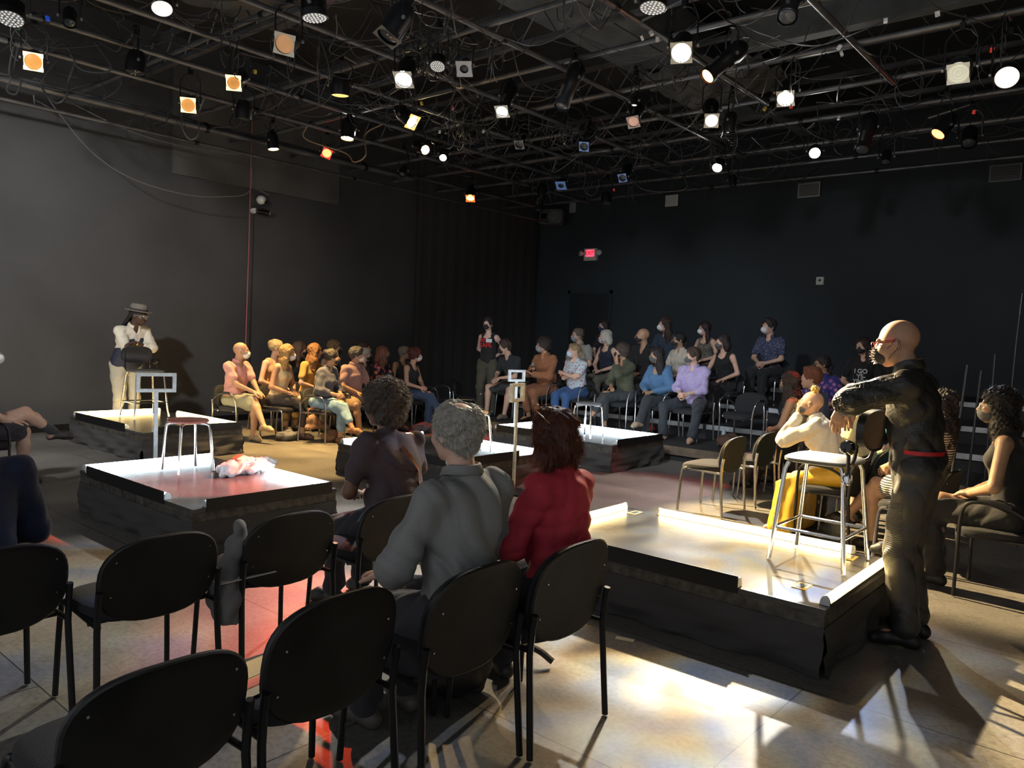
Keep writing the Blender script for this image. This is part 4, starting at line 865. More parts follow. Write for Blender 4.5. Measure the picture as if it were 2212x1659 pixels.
go = rear('woman with long dark hair in black tee printed GO in white', -3.27, 11.45, Z2, sex='f', sk='fair', hy=-25, yaw=-88, top=('tee', 'short', (.01, .01, .012)), bot=('trousers', (.02, .02, .02)), hair='long', hc=(.03, .02, .02), mask=('flat', 'black'), s=1.0, q=1)
conform_text('I GO\nYS-\nYBOD', .085, 0, PRW, go['root'], go['top'], (0, .0, go['P0'][2]+.27), 'lettering')
rear('person in black, mostly hidden behind the bald man on the right', -2.75, 11.5, Z2, sk='tan', hy=-20, top=('tee', 'short', (.01, .01, .012)), bot=('trousers', (.02, .02, .02)), hair='short', hc=(.02, .02, .02), s=.98, q=0)
# third step
rear('woman with navy mask in the top row behind the silver haired woman', -8.32, 12.6, Z3, sex='f', sk='fair', hy=-15, top=('tee', 'short', (.02, .015, .02)), bot=('trousers', (.02, .02, .02)), hair='long', hc=(.03, .02, .02), mask=('flat', mat('navy_mask', (.02, .03, .08), .8)), s=.96, q=0)
rear('person with shoulder length curls in navy v neck shirt, white mask', -7.0, 12.6, Z3, sk='fair', hy=-28, top=('tee', 'long', (.03, .05, .08)), bot=('trousers', (.02, .02, .02)), hair='curlylong', hc=(.05, .03, .025), mask=('cup', 'white'), s=1.04, wt=1.1, q=1)
rear('woman with glasses in sleeveless leopard blouse, white mask', -6.2, 12.55, Z3, sex='f', sk='fair', hy=-28, top=('tank', 'none', (.2, .17, .14)), topm=pattern('leopard', 'spots', (.16, .14, .11), (.04, .03, .03), 28), bot=('trousers', (.02, .02, .02)), hair='long', hc=(.03, .015, .015), mask=('cup', 'white'), glasses='black', s=.96, q=1)
rear('man sitting alone in dark blue speckled shirt with white mask, top right of the crowd', -5.05, 12.55, Z3, sk='fair', hy=-25, arms='clasp', top=('shirt', 'short', (.08, .1, .2)), topm=pattern('speckled', 'spots', (.045, .055, .11), (.25, .28, .4), 40), bot=('trousers', (.02, .02, .02)), hair='short', hc=(.03, .02, .02), mask=('cup', 'white'), s=1.05, q=1, collar=True)
# right block, rows running away from the camera, everyone faces left
chair(-3.32, 6.95, 180, 'empty chair with a grey seat, nearest of the line right of the red shirt', chrome=True, group=G)
chair(-3.28, 7.62, 180, 'second chair along the right hand line, back towards us', chrome=True, group=G)
chair(-3.22, 8.08, 180, 'third chair along the right hand line, beside the dark haired woman', chrome=True, group=G)
seated('woman with long dark curly hair and red sheen in leopard sleeveless top', 'chair under the woman with long dark curly hair', -3.08, 8.60, 180, sex='f', sk='tan', hy=-8, arms='clasp', legs='fwd', top=('tank', 'none', (.3, .25, .12)), topm=pattern('gold_leopard', 'spots', (.30, .25, .14), (.06, .05, .03), 30), bot=('jeans', (.09, .07, .06)), hair='curlylong', hc=(.03, .018, .015), mask=('flat', 'dgrey'), s=.97, lean=12)
seated('man with short auburn hair in dark collared shirt, back of head to us', 'chair under the auburn haired man', -3.05, 9.10, 180, sk='fair', hy=20, top=('shirt', 'short', (.06, .07, .12)), bot=('trousers', (.02, .02, .03)), hair='short', hc=(.18, .06, .03), s=1.03, wt=1.05, collar=True)
p_y = seated('woman with shaved head and blonde topknot in white shirt and long mustard skirt', 'chair with arms under the woman in the mustard skirt', -2.06, 6.72, 180, arms_=True, chrome=False, sex='f', sk='tan', hy=6, hp=-6, arms='chinL', legs='down', lean=27, top=('shirt', 'long', (.72, .66, .52)), bot=('longskirt', (.70, .40, .03)), botm=mat('mustard_satin', (.72, .40, .025), .42, var=.15, vs=6, bump=.2, bs=20), shoe=(.3, .2, .15), hair='topknot', hc=(.55, .33, .08), mask=('flat', 'dgrey'), glasses='gold', s=.93, q=2, collar=True)
seated('person with grey braids in pale yellow top behind the white shirt', 'chair under the person with grey braids', -2.02, 7.22, 180, sex='f', sk='brown', hy=0, arms='lap', top=('tee', 'short', (.62, .55, .28)), bot=('trousers', (.05, .04, .03)), hair='braids', hc=(.42, .38, .30), s=.93, lean=10, wt=1.1)
seated('grey haired woman in turquoise sleeveless dress, half hidden by the leather jacket', 'chair under the woman in turquoise', -1.78, 7.72, 180, sex='f', sk='fair', hy=0, arms='lap', top=('tank', 'none', (.1, .5, .5)), topm=pattern('turquoise_print', 'floral', (.05, .42, .42), (.12, .60, .52), 9), bot=('skirt', (.05, .35, .35)), hair='short', hc=(.4, .36, .3), s=.96, wt=1.1)
p_s = seated('woman with bare crossed legs in black and white striped dress', 'chair under the woman in the striped dress', -1.36, 6.52, 176, sex='f', sk='tan', hy=0, arms='kneesR', legs='crossL', lean=-10, top=('dress', 'none', (.5, .5, .5)), topm=pattern('striped', 'stripe', (.02, .02, .02), (.66, .62, .55), 17), bot=('miniskirt', (.5, .5, .5)), botm=pattern('striped', 'stripe', (.02, .02, .02), (.66, .62, .55), 17), shoe=(.03, .02, .02), hair='curlylong', hc=(.02, .015, .012), s=.95, q=2)
p_h = seated('woman with long black hair and hoop earrings at the right edge', 'chair with arms at the right edge of the photo', -.74, 6.05, 180, arms_=True, chrome=False, sex='f', sk='olive', hy=4, arms='lap', legs='cross', top=('tank', 'none', (.012, .012, .012)), bot=('trousers', (.012, .012, .012)), hair='curlylong', hc=(.012, .01, .01), mask=('flat', 'dgrey'), glasses='clear', s=1.04, q=2, hs=.97)
for sd in (1, -1):
    c = p_h['H']+p_h['HB'] @ V3(-.005, sd*.083, -.062); MB().tube([c+V3(math.cos(t)*.024, 0, math.sin(t)*.028) for t in np.linspace(0, 6.28, 17)[:-1]], .002, 6, loop=True).build('hoop_earring', mat('gold', (.8, .5, .2), .25, 1), p_h['root'])
# near left: purple polo man, navy sleeve man
seated('man in purple polo shirt with crossed legs and laced shoes at the left edge', 'chair of the man in the purple polo at the left edge', -8.16, 2.15, 84, arms_=True, chrome=False, sk='fair', hy=0, arms='thigh', legs='high', top=('tee', 'short', (.10, .03, .24)), bot=('shorts', (.05, .04, .05)), socks=(.05, .05, .055), shoe=(.04, .03, .03), hair='short', hc=(.06, .03, .02), mask=('cup', 'white'), s=1.03, wt=1.2, q=1)
seated('person in navy long sleeve with back to us at the lower left edge', None, -3.42, .90, 180, sk='fair', arms='lap', fold=(.006, 30, 2), top=('tee', 'long', (.012, .018, .05)), bot=('trousers', (.02, .02, .03)), hair='short', hc=(.05, .03, .02), s=.93, wt=1.2, q=2)
# near centre, backs to us
NEARC = seated('person with rounded curly hair in dark t-shirt, tan strap across the back', None, -3.25, 2.88, 183, sex='m', sk='brown', hy=10, arms='lap', lean=10, twist=-4, top=('tee', 'short', (.075, .055, .062)), topm=mat('plum_tee', (.085, .062, .07), .85, bump=.5, bs=12), bot=('jeans', (.03, .03, .04)), hair='afro', hc=(.085, .066, .053), s=.90, wt=1.34, q=3, fold=(.013, 26, 9), hs=1.04)
NEARG = seated('grey haired man in checked grey shirt seen from behind', None, -1.99, 2.105, 180, sk='fair', hy=-6, arms='thigh', lean=2, top=('shirt', 'long', (.12, .12, .115)), topm=pattern('grey_check', 'check', (.26, .26, .248), (.165, .17, .17), 46), bot=('trousers', (.03, .03, .035)), hair='ring', hc=(.30, .28, .24), s=.965, wt=1.10, q=3, collar=True, fold=(.012, 30, 5), shoe=(.1, .09, .08))
NEARR = seated('person with auburn bob in red shirt seen from behind', None, -1.935, 2.63, 180, sex='f', sk='fair', hy=0, arms='lap', lean=2, top=('shirt', 'long', (.30, .022, .035)), topm=mat('red_linen', (.46, .03, .05), .8, var=.12, vs=8, bump=.6, bs=14), bot=('trousers', (.02, .02, .025)), hair='bob', hc=(.055, .018, .010), s=.91, wt=1.12, q=3, fold=(.011, 32, 8))
# tan strap over the dark tee
Pn = NEARC
bk = [(-.10, .035, 1.02), (-.14, -.005, .94), (-.16, -.045, .86), (-.165, -.09, .76)]
def ribbon(name, pts, w_, m, root, off=.004, target=None, side=V3(0, 1, 0)):
    from mathutils.bvhtree import BVHTree
    P = bez(pts, 8)
    if target:
        tm = target.data; bv = BVHTree.FromPolygons([v.co.copy() for v in tm.vertices], [tuple(p_.vertices) for p_ in tm.polygons])
        Q = []
        for p_ in P:
            h = bv.find_nearest(p_); Q.append(h[0]+h[1].normalized()*off*(1 if h[1].dot(p_-Vector((0, 0, p_.z))) > 0 else -1))
        P = Q
    mb = MB(); R = []
    for i, p_ in enumerate(P):
        t = (P[min(i+1, len(P)-1)]-P[max(i-1, 0)]).normalized(); n = Vector((p_.x, p_.y, 0)).normalized(); l = t.cross(n).normalized()*w_/2; n = n*.0015
        R.append([p_-l-n, p_+l-n, p_+l+n, p_-l+n])
    return mb.rings(R).build(name, m, root)
ribbon('bag_strap', bk, .020, mat('tan_leather', (.26, .08, .035), .5), Pn['root'], .006, Pn['top'])
# fine loose hair over the modelled hair of the three near heads
def fuzz(pr, n, L, r, m, curl, seed, down=0, lift=1.0):
    hair = [c for c in pr['root'].children if c.name.split('.')[0] == 'hair'][0]; me = hair.data; rs = np.random.RandomState(seed); mb = MB(); nv = len(me.polygons)
    for i in rs.randint(0, nv, n):
        p_ = me.polygons[i]; c = p_.center.copy(); nn = p_.normal.copy()
        if nn.dot(c-Vector(pr['H'])) < 0: nn = -nn
        a = Vector(rs.randn(3)).normalized(); ln = L*(.5+rs.rand()); pts = [c-nn*.004]
        dv = (c-Vector(pr['H'])); dv.z = 0; dv = dv*6+Vector((0, 0, -1)); td = (dv-nn*nn.dot(dv)).normalized(); d = (nn*lift+a*(.7 if down == 0 else .25)+td*down).normalized()
        for k in range(3): pts.append(pts[-1]+d*ln/3); d = (d+Vector(rs.randn(3))*curl+td*down*.4-nn*(.15 if down else 0)).normalized()
        mb.tube(pts, [r, r, r*.8, r*.4], 3, cap=False)
    mb.build('loose_hair', m, pr['root'])
fuzz(NEARC, 9000, .016, .0009, mat('fuzz_brown', (.13, .105, .085), .5), 1.6, 1)
fuzz(NEARG, 7500, .017, .0007, mat('fuzz_grey', (.50, .47, .41), .45), .12, 2, 1.1, .22)
fuzz(NEARR, 7500, .045, .0007, mat('fuzz_auburn', (.12, .032, .014), .4), .06, 3, 1.2, .10)
fuzz(p_h, 2500, .03, .0009, mat('fuzz_black', (.02, .017, .015), .5), .8, 4)
fuzz(p_s, 2000, .022, .0009, MC['fuzz_black'], .9, 5)
H_, HB_ = NEARR['H'], NEARR['HB']; mb = MB()
def hp_(a, b, c): return H_+HB_ @ V3(a, b, c)
for sd in (1, -1):
    mb.tube([hp_(.062, sd*(.035+math.cos(t)*.027), .108+math.sin(t)*.018) for t in [i*math.pi/8 for i in range(16)]], .0025, 5, loop=True)
    mb.tube([hp_(.058, sd*.062, .110), hp_(.0, sd*.094, .095), hp_(-.06, sd*.094, .06)], .0028, 6)
mb.tube([hp_(.062, -.008, .112), hp_(.062, .008, .112)], .0025, 5); mb.build('sunglasses', mat('tortoise', (.25, .08, .02), .2), NEARR['root'])

# ---------------------------------------------------------------- the two performers
BALD = person('bald man in black leather jacket and spiked mask leaning on a tall chair', -1.02, 4.70, 0, 180, pose='stand', sk='tan', s=1.02, wt=1.06, lean=9, hy=2, hp=10, arms='rest', top=('jacket', 'long', (.02, .02, .019)), topm=mat('black_leather', (.026, .024, .022), .36, var=.3, vs=12, bump=.35, bs=60), bot=('trousers', (.03, .03, .03)), botm=mat('waxed_denim', (.032, .031, .030), .5, var=.25, vs=14, bump=.2, bs=40), shoe=(.01, .01, .01), mask=('cup', 'black'), q=3, collar=True, cz=1.5, fold=(.010, 30, 6), hs=1.04)
# greek key quilting piped along the near sleeve, pocket and seams
key = MB(); a_, b_ = Vector(BALD['sh'][1]), Vector(BALD['el'][1]); c_, d_ = b_, Vector(BALD['wr'][1])
from mathutils.bvhtree import BVHTree
tm = BALD['top'].data; bvt = BVHTree.FromPolygons([v.co.copy() for v in tm.vertices], [tuple(p_.vertices) for p_ in tm.polygons])
def onj(p, out):
    p = Vector(p)+out*.25; h = bvt.ray_cast(p, -out); return (h[0]+out*.001) if h[0] else None
def stroke(A, Bv, w, seq, out):
    ax_ = (Bv-A).normalized(); sd_ = ax_.cross(out).normalized(); pts = [onj(A+ax_*u+sd_*v*w, out) for u, v in seq]
    pts = [q for q in pts if q is not None]
    for u, v in zip(pts, pts[1:]):
        if (u-v).length < .09: key.tube([u, (u+v)/2+out*.0015, v], .0024, 5)
out = Vector((0, 1, 0))
for (A, Bv, L_) in ((a_, b_, .27), (c_, d_, .22)):
    for off in (-.045, -.005, .035):
        for k in range(int(L_/.045)):
            u = .01+k*.045; e = .034; v0 = off; g = .030
            stroke(A, Bv, 1, [(u, v0), (u+e, v0), (u+e, v0+g), (u+.008, v0+g), (u+.008, v0+.010), (u+.024, v0+.010), (u+.024, v0+.020)], out)
key.build('sleeve_quilting', mat('quilt_piping', (.03, .028, .025), .3), BALD['top'])
rib = MB(); hp0 = Vector(BALD['kn'][1])
tmb = [c for c in BALD['root'].children if c.name.startswith('trousers')][0].data; bvt = BVHTree.FromPolygons([v.co.copy() for v in tmb.vertices], [tuple(p_.vertices) for p_ in tmb.polygons])
for k in range(26):
    z_ = .50+k*.0115; pts = [onj(Vector((x_, .1, z_)), (Vector((.35, 1, 0))).normalized()) for x_ in (-.01, .015, .04, .065, .09)]; pts = [q for q in pts if q is not None]
    if len(pts) > 2: rib.tube(pts, .0028, 5)
rib.build('ribbed_panel', mat('rib_panel', (.04, .039, .037), .45), BALD['root'])
z_ = BALD['P0'][2]+.105; R_ = []
for rr, zz in ((.0, -.011), (.004, -.011), (.004, .011), (0, .011)):
    R_.append([(math.cos(t)*(.122+rr), math.sin(t)*(.168+rr), z_+zz+.006) for t in np.linspace(0, 6.283, 41)[:-1]])
MB().rings([[R_[k][i] for k in range(4)] for i in range(40)], loop=True).build('belt', mat('red_belt', (.45, .012, .02), .4), BALD['root'])
MB().box((.118, -.03, z_-.02), (.134, .03, z_+.03)).build('buckle', CHR, BALD['root'], bev=.004)
sp = MB(); H_, HB_ = BALD['H'], BALD['HB']; hs_ = BALD['hs']
for i in range(7):
    for j in range(-3, 4):
        a = V3(.0, 0, 0); th = j*.30; ph = -.75+i*.24
        d = V3(math.cos(ph)*math.cos(th), math.cos(ph)*math.sin(th), math.sin(ph)); c = V3(.078, 0, -.050)+d*V3(.056, .055, .054); w0 = H_+HB_ @ (c*hs_); dw = HB_ @ d
        sp.lathe([(.0045, 0), (.003, .008), (.0, .016)], 6, xf(w0, frame(dw)))
sp.build('mask_spike', CHR, BALD['root'])
watch(BALD, 1, BLK)
EAR = HB_ @ V3(0, 0, 0)
gl = MB()
for dz in (.008, .016): gl.tube([H_+HB_ @ (V3(.085, .072, dz)*hs_), H_+HB_ @ (V3(.04, .086, dz)*hs_), H_+HB_ @ (V3(-.01, .088, dz-.002)*hs_)], .0024, 6)
for sd in (1, -1): gl.tube([H_+HB_ @ (V3(.112, sd*(.034+math.cos(t)*.026), .002+math.sin(t)*.02)*hs_) for t in [i*math.pi/8 for i in range(16)]], .0024, 5, loop=True)
gl.build('glasses', mat('dark_red_frame', (.18, .01, .02), .3), BALD['root'])

HAT = person('performer in grey fedora, navy waistcoat and white shirt leaning on a tall chair', -11.24, 4.83, 0, 10, pose='stand', sk='dark', s=1.06, wt=1.16, lean=19, fold=(.007, 34, 3), hy=30, hp=8, arms='rest', top=('shirt', 'three', (.70, .66, .55)), topm=mat('cream_cotton', (.66, .62, .52), .85, var=.06, vs=20, bump=.5, bs=14), bot=('trousers', (.5, .48, .38)), botm=mat('pale_trousers', (.38, .37, .32), .85, bump=.3, bs=120), shoe=(.05, .03, .02), hair='longlocs', hc=(.015, .012, .012), glasses='clear', q=2, collar=True, hs=1.0)
H_, HB_ = HAT['H'], HAT['HB']
Mh = Matrix.Translation(Vector(H_+HB_ @ V3(-.012, 0, .062))) @ Matrix(HB_.tolist()).to_4x4() @ Matrix.Diagonal((1.16, .95, 1, 1))
hb = MB().lathe([(.105, .0), (.155, -.004), (.162, .004), (.157, .010), (.104, .012), (.100, .05), (.094, .085), (.078, .102), (.04, .096), (.0, .088)], 36, Mh)
ho = hb.build('fedora', mat('grey_felt', (.17, .155, .13), .9, var=.15, vs=30), HAT['root'])
MB().lathe([(.1065, .012), (.1055, .034)], 36, Mh, cap=False).build('hat_band', mat('dark_band', (.03, .03, .035), .8), ho)
tb = HAT; up_ = tb['B'] @ V3(0, 0, 1); g_ = 1.16; s_ = 1.06; tl_ = .5*s_
vp = [ell(tb['P0']+up_*.03, V3(.105*g_+.034, .155*g_+.032, .12)*s_, tb['B'], .06), ell(tb['P0']+up_*tl_*.33, V3(.092*g_**1.4+.034, .130*g_+.034, .14)*s_, tb['B'], .08), ell(tb['P0']+up_*tl_*.66, V3(.108*g_+.032, .148*g_*.85+.022, .155)*s_, tb['T'], .08),
      cone(tb['nb']+tb['T'] @ V3(-.03, .10, -.05), .055, tb['nb']+tb['T'] @ V3(-.03, -.10, -.05), .055, .06), sub(tb['nb']+tb['T'] @ V3(.12, 0, -.02), (.12, .050, .17), tb['T'], .01), cut(tb['P0']-up_*.02, -up_)]
blob('waistcoat', [(vp, .009, .03, (.004, 34, 3))], mat('navy_waistcoat', (.018, .022, .045), .7, bump=.2, bs=200), HAT['root'])
watch(HAT, 1, mat('gold_watch', (.7, .5, .2), .3, 1)); watch(HAT, -1, mat('silver_watch', (.6, .6, .6), .3, 1))

# microphone of the rust shirted person
wm = rust['root']; c = rust['wr'][-1]+V3(.03, .05, .03)
r = empty('handheld_microphone', (0, 0, 0)); tag(r, 'black handheld microphone with grey mesh head held by the person in rust', 'microphone')
Mr = Matrix.Translation(wm.location) @ Matrix.Rotation(rad(-95), 4, 'Z'); cw = Mr @ Vector(c); r.location = cw
d = Vector((.15, .1, 1)).normalized(); Fm = frame(d)
MB().lathe([(.0, -.10), (.011, -.10), (.013, -.02), (.018, .05), (.019, .06)], 14, Fm).build('handle', BLK, r)
MB().lathe([(.019, .06), (.025, .075), (.026, .095), (.018, .115), (0, .121)], 14, Fm).build('mesh_head', mat('mic_mesh', (.4, .4, .42), .35, .9, bump=.5, bs=400), r)
# ---------------------------------------------------------------- lighting grid
GZ = 4.55
def pipe(a, b, r, label):
    a = Vector(a); b = Vector(b); d = (b-a).normalized(); n = max(2, int((b-a).length/2.5))
    root = MB().tube([a+(b-a)*i/n for i in range(n+1)], r, 10).build('grid_pipe', PIPE); tag(root, label, 'pipe', 'pipes of the lighting grid')
    L = (b-a).length
    for k in range(1, int(L/2.9)+1):
        c = a+d*(k*2.9-.7)
        MB().lathe([(r, -.03), (r+.008, -.028), (r+.008, .028), (r, .03)], 10, xf(c, frame(d)), cap=False).build('coupling', BLK, root)
ordw = ['first', 'second', 'third', 'fourth', 'fifth', 'sixth', 'seventh', 'eighth', 'ninth', 'tenth', 'eleventh', 'twelfth', 'thirteenth']
ys = [4.15, 5.55, 6.75, 7.9, 9.1, 10.2, 11.4, 12.5, 13.6]
for i, y in enumerate(ys):
    pipe((XL+.1, y, GZ), (X1-.1, y, GZ), .029, f'grey grid pipe running across the photo, {ordw[len(ys)-1-i]} one out from the back wall')
xs = [-10.95, -9.6, -8.6, -7.6, -6.5, -5.2, -3.9, -2.5]
for i, x in enumerate(xs):
    pipe((x, Y0+1, GZ-.055), (x, 13.6 if x < -8.8 else (11.4 if x < -4 else 9.1), GZ-.055), .029, f'grey grid pipe running away from us, {ordw[i]} one in from the left wall')
pipe((-11.2, Y0+1, GZ-.28), (-11.2, YB-.5, GZ-.28), .022, 'thin lower pipe hung along the top of the left wall')
pipe((-10.9, Y0+1, GZ-.12), (-10.9, 9.8, GZ-.12), .045, 'thick grey conduit along the top of the left wall')
for i, (x, y, L) in enumerate(((-7.6, 6.75, 1), (-5.2, 9.1, 1), (-3.9, 6.75, 1), (-9.6, 9.1, 1), (-2.5, 10.2, 1), (-6.5, 11.4, 1), (-8.6, 4.15, 1), (-2.5, 6.75, 1))):
    o = MB().tube([(x, y, GZ), (x, y, CEIL)], .007, 6).build('hanger_rod', PIPE); tag(o, 'thin vertical rod from which the lighting grid hangs', 'rod', 'rods that hold up the lighting grid')
# beams, joists, duct and sagging black fabric above the grid
BEAM = mat('grey_beam_paint', (.11, .12, .125), .6, .1, var=.35, vs=3, bump=.15, bs=10)
def beam(name, a, b, label, m=BEAM):
    o = MB().box(a, b).build(name, m, smooth=False, bev=.01); tag(o, label, 'beam'); return o
bx = at(1205, 60, 5.35).x
beam('ceiling_duct', (bx-.12, 2.5, 5.35), (bx+.62, 12.5, 5.75), 'wide flat grey duct crossing the ceiling away from us')
beam('ceiling_beam', (bx+.78, 2.5, 5.25), (bx+.98, 13.5, 5.8), 'deep grey beam beside the wide duct')
for i, y in enumerate((5.0, 7.1, 9.2, 11.3, 13.4)):
    mb = MB(); z0, z1 = 5.0, 5.45
    mb.box((XL+.2, y-.04, z0), (X1-.2, y+.04, z0+.05)); mb.box((XL+.2, y-.04, z1-.05), (X1-.2, y+.04, z1))
    k = 0; x = XL+.3
    while x < X1-.6: mb.tube([(x, y, z0+.03), (x+.28, y, z1-.03), (x+.56, y, z0+.03)], .010, 5); x += .56
    o = mb.build('ceiling_truss', PIPE, smooth=False); tag(o, f'open web steel truss across the ceiling, {ordw[4-i]} from the back wall', 'truss')
beam('ceiling_beam', (-4.1, 8.45, 4.95), (X1-.1, 8.62, 5.3), 'grey green steel beam at the upper right of the grid')
for i, (x0, x1, y0, y1, z, lb) in enumerate(((-9.2, -6.2, 3.2, 5.8, 5.15, 'sagging black fabric under the ceiling at the upper left'), (-6.1, -4.2, 4.6, 6.9, 5.2, 'torn black fabric sheet hanging above the middle of the grid'), (-6.0, -4.3, 9.4, 11, 5.0, 'small stretched black fabric over the far grid'))):
    n = 26; V = []
    for a in range(n+1):
        for b in range(n+1):
            u, v = a/n, b/n; sg = math.sin(u*math.pi)*math.sin(v*math.pi)
            V.append((x0+(x1-x0)*u+.03*math.sin(v*13), y0+(y1-y0)*v+.04*math.sin(u*9), z+.3-.34*sg+.05*math.sin(u*23+v*6+3*math.sin(v*5))+.03*math.sin(v*31+u*4)))
    o = MB().add(V, [(a*(n+1)+b, a*(n+1)+b+1, (a+1)*(n+1)+b+1, (a+1)*(n+1)+b) for a in range(n) for b in range(n)]).build('ceiling_fabric', mat('grey_black_fabric', (.09, .088, .084), .6, bump=.3, bs=30)); tag(o, lb, 'fabric')

# ---------------------------------------------------------------- luminaires
GEL = {}
def lens_mat(c, e):
    k = 'lens_%02x%02x%02x_%d' % tuple([int(min(1, v)*255) for v in c]+[int(e*10)])
    return mat(k, c, .25, em=e, emc=c)
DARKLENS = mat('dark_lens', (.05, .055, .06), .08)
def fixture(px, py, z, kind, aim, label, lit=None, e=30, frame_c=None, size=1.0, power=0, cone_=40, pc=None, blend=.4, roll=0, gobo=0):
    size *= .88
    P = at(px, py, z); d = (Vector(aim)-P).normalized()
    root = empty('stage_light', P); tag(root, label, 'stage light'); F_ = Matrix.Translation(P) @ frame(-d)   # z of the local frame runs from lens back into the body
    if roll: F_ = F_ @ Matrix.Rotation(rad(roll), 4, 'Z')
    if kind == 'par': prof = [(.098, .0), (.102, .004), (.102, .20), (.098, .23), (.075, .30), (.045, .325), (.045, .37), (.0, .375)]; r = .095; L = .375; yk = .14
    elif kind == 'ellip': prof = [(.085, .0), (.09, .004), (.09, .06), (.076, .07), (.076, .25), (.088, .27), (.088, .34), (.105, .40), (.10, .50), (.06, .56), (.0, .57)]; r = .078; L = .57; yk = .36
    elif kind == 'fresnel': prof = [(.11, .0), (.115, .004), (.115, .10), (.10, .20), (.08, .25), (.0, .26)]; r = .105; L = .26; yk = .12
    elif kind == 'led': prof = [(.12, .0), (.125, .004), (.125, .06), (.11, .07), (.11, .17), (.09, .19), (.0, .19)]; r = .115; L = .19; yk = .09
    else: prof = [(.06, .0), (.064, .004), (.064, .16), (.05, .19), (.0, .195)]; r = .058; L = .195; yk = .10
    prof = [(a*size, b*size) for a, b in prof]; r *= size; yk *= size; L *= size
    body = MB().lathe(prof, 22, F_, cap=False).build('body', BLK, root)
    if kind == 'ellip':
        MB().box((-.016*size, .07*size, .10*size), (.016*size, .095*size, .24*size), F_).box((-.05*size, -.10*size, .28*size), (.05*size, -.08*size, .32*size), F_).build('barrel_handle', mat('worn_steel', (.25, .25, .25), .35, .8), root, smooth=False)
    if kind in ('led', 'fresnel'):
        fn = MB()
        for k in range(7): fn.lathe([(prof[3][0], (.075+k*.014)*size), (prof[3][0]+.012*size, (.077+k*.014)*size), (prof[3][0], (.079+k*.014)*size)], 20, F_, cap=False)
        fn.build('cooling_fin', BLK, root)
    lm = lens_mat(lit, e) if lit else DARKLENS
    if kind == 'led':
        ln = MB(); ln.lathe([(0, .004*size), (r, .004*size)], 22, F_, cap=False); lo = ln.build('lens_plate', mat('led_plate', (.30, .30, .30), .4), root)
        dots = MB()
        for rr, n in ((.0, 1), (.035, 6), (.068, 12), (.098, 18)):
            for k in range(n):
                a = 2*math.pi*k/n; dots.lathe([(.012*size, -.001), (.008*size, -.006*size), (0, -.008*size)], 8, F_ @ Matrix.Translation((rr*size*math.cos(a), rr*size*math.sin(a), .003*size)), cap=False)
        dots.build('led_lens', mat('led_lens', (.75, .75, .75), .1, em=.15, emc=(1, 1, .95)), lo)
    elif kind == 'fresnel':
        ln = MB(); ln.lathe([(0, .0)]+[(r*k/7, .006*((k) % 2)) for k in range(1, 8)], 24, F_, cap=False); ln.build('lens', lm, root)
    else: MB().lathe([(0, -.004*size), (r*.6, .0), (r*.93, .012*size)], 22, F_, cap=False).build('lens', lm, root)
    if frame_c is not None:
        s_ = (.100 if kind != 'ellip' else .088)*size; fb = MB(); t = .0015; ri = r*.93
        n = 32; ov = [(max(-s_, min(s_, s_*1.6*math.cos(2*math.pi*k/n))), max(-s_, min(s_, s_*1.6*math.sin(2*math.pi*k/n)))) for k in range(n)]; iv = [(ri*math.cos(2*math.pi*k/n), ri*math.sin(2*math.pi*k/n)) for k in range(n)]
        z0 = -.014*size; RR = [[F_ @ Vector((a[0], a[1], zz)) for a, zz in ((o_, z0-t), (o_, z0+t), (i_, z0+t), (i_, z0-t))] for o_, i_ in zip(ov, iv)]
        fb.rings(RR, loop=True); fb.build('gel_frame', frame_c, root, smooth=False)
        for sx in (-1, 1): MB().box((sx*s_-.004, -s_*.55, z0-.004), (sx*s_+.004, s_*.55, .02*size), F_).build('frame_clip', BLK, root, smooth=False)
    # yoke and clamp up to the pipe
    cpos = P+(-d)*yk; side = (-d).cross(Vector((0, 0, 1))); side = side.normalized() if side.length > .05 else Vector((1, 0, 0)); w_ = r+.035*size
    top = max(.16, min(.34, GZ-.02-cpos.z)); kz = cpos+Vector((0, 0, top))
    y_ = MB(); y_.tube([cpos-side*w_, cpos-side*w_+Vector((0, 0, top*.72)), kz-side*w_*.55+Vector((0, 0, -.02)), kz, kz+side*w_*.55+Vector((0, 0, -.02)), cpos+side*w_+Vector((0, 0, top*.72)), cpos+side*w_], .009*size, 6); y_.build('yoke', BLK, root)
    for sg in (-1, 1): MB().lathe([(0, 0), (.016, 0), (.016, .018), (0, .02)], 10, xf(cpos+side*w_*sg, frame(side*sg))).build('yoke_knob', mat('knob_grey', (.2, .2, .2), .4, .5), root)
    cl = MB(); cl.box((-.022, -.022, -.01), (.022, .022, .05), Matrix.Translation(kz)); cl.tube([kz+Vector((0, 0, .05))+Vector((0, math.cos(t)*.03, .02+math.sin(t)*.03)) for t in np.linspace(-.6, 3.6, 8)], .009, 6); cl.tube([kz+Vector((0, 0, .03)), Vector((kz.x, kz.y, max(kz.z+.08, GZ)))], .008, 6); cl.build('clamp', BLK, root)
    cy_ = min(ys, key=lambda v: abs(v-kz.y)); cx_ = min(xs, key=lambda v: abs(v-kz.x))
    e_ = Vector((kz.x, cy_, GZ)) if abs(cy_-kz.y) < abs(cx_-kz.x) else Vector((cx_, kz.y, GZ-.055))
    if (e_-kz).length > .05: MB().tube([Vector((kz.x, kz.y, max(kz.z+.06, GZ-.02))), e_], .014, 8).build('side_arm', PIPE, root)
    for ob in [o_ for o_ in COL.objects if o_.parent == root and o_.type == 'MESH']: pass
    tl = MB(); q0 = P-d*L; tl.tube(bez([q0, q0-d*.06+Vector((0, 0, .03)), kz+side*.12+Vector((0, 0, -.12)), kz+side*.05+Vector((0, 0, .06))], 5), .005, 5); tl.build('power_lead', CAB, root)
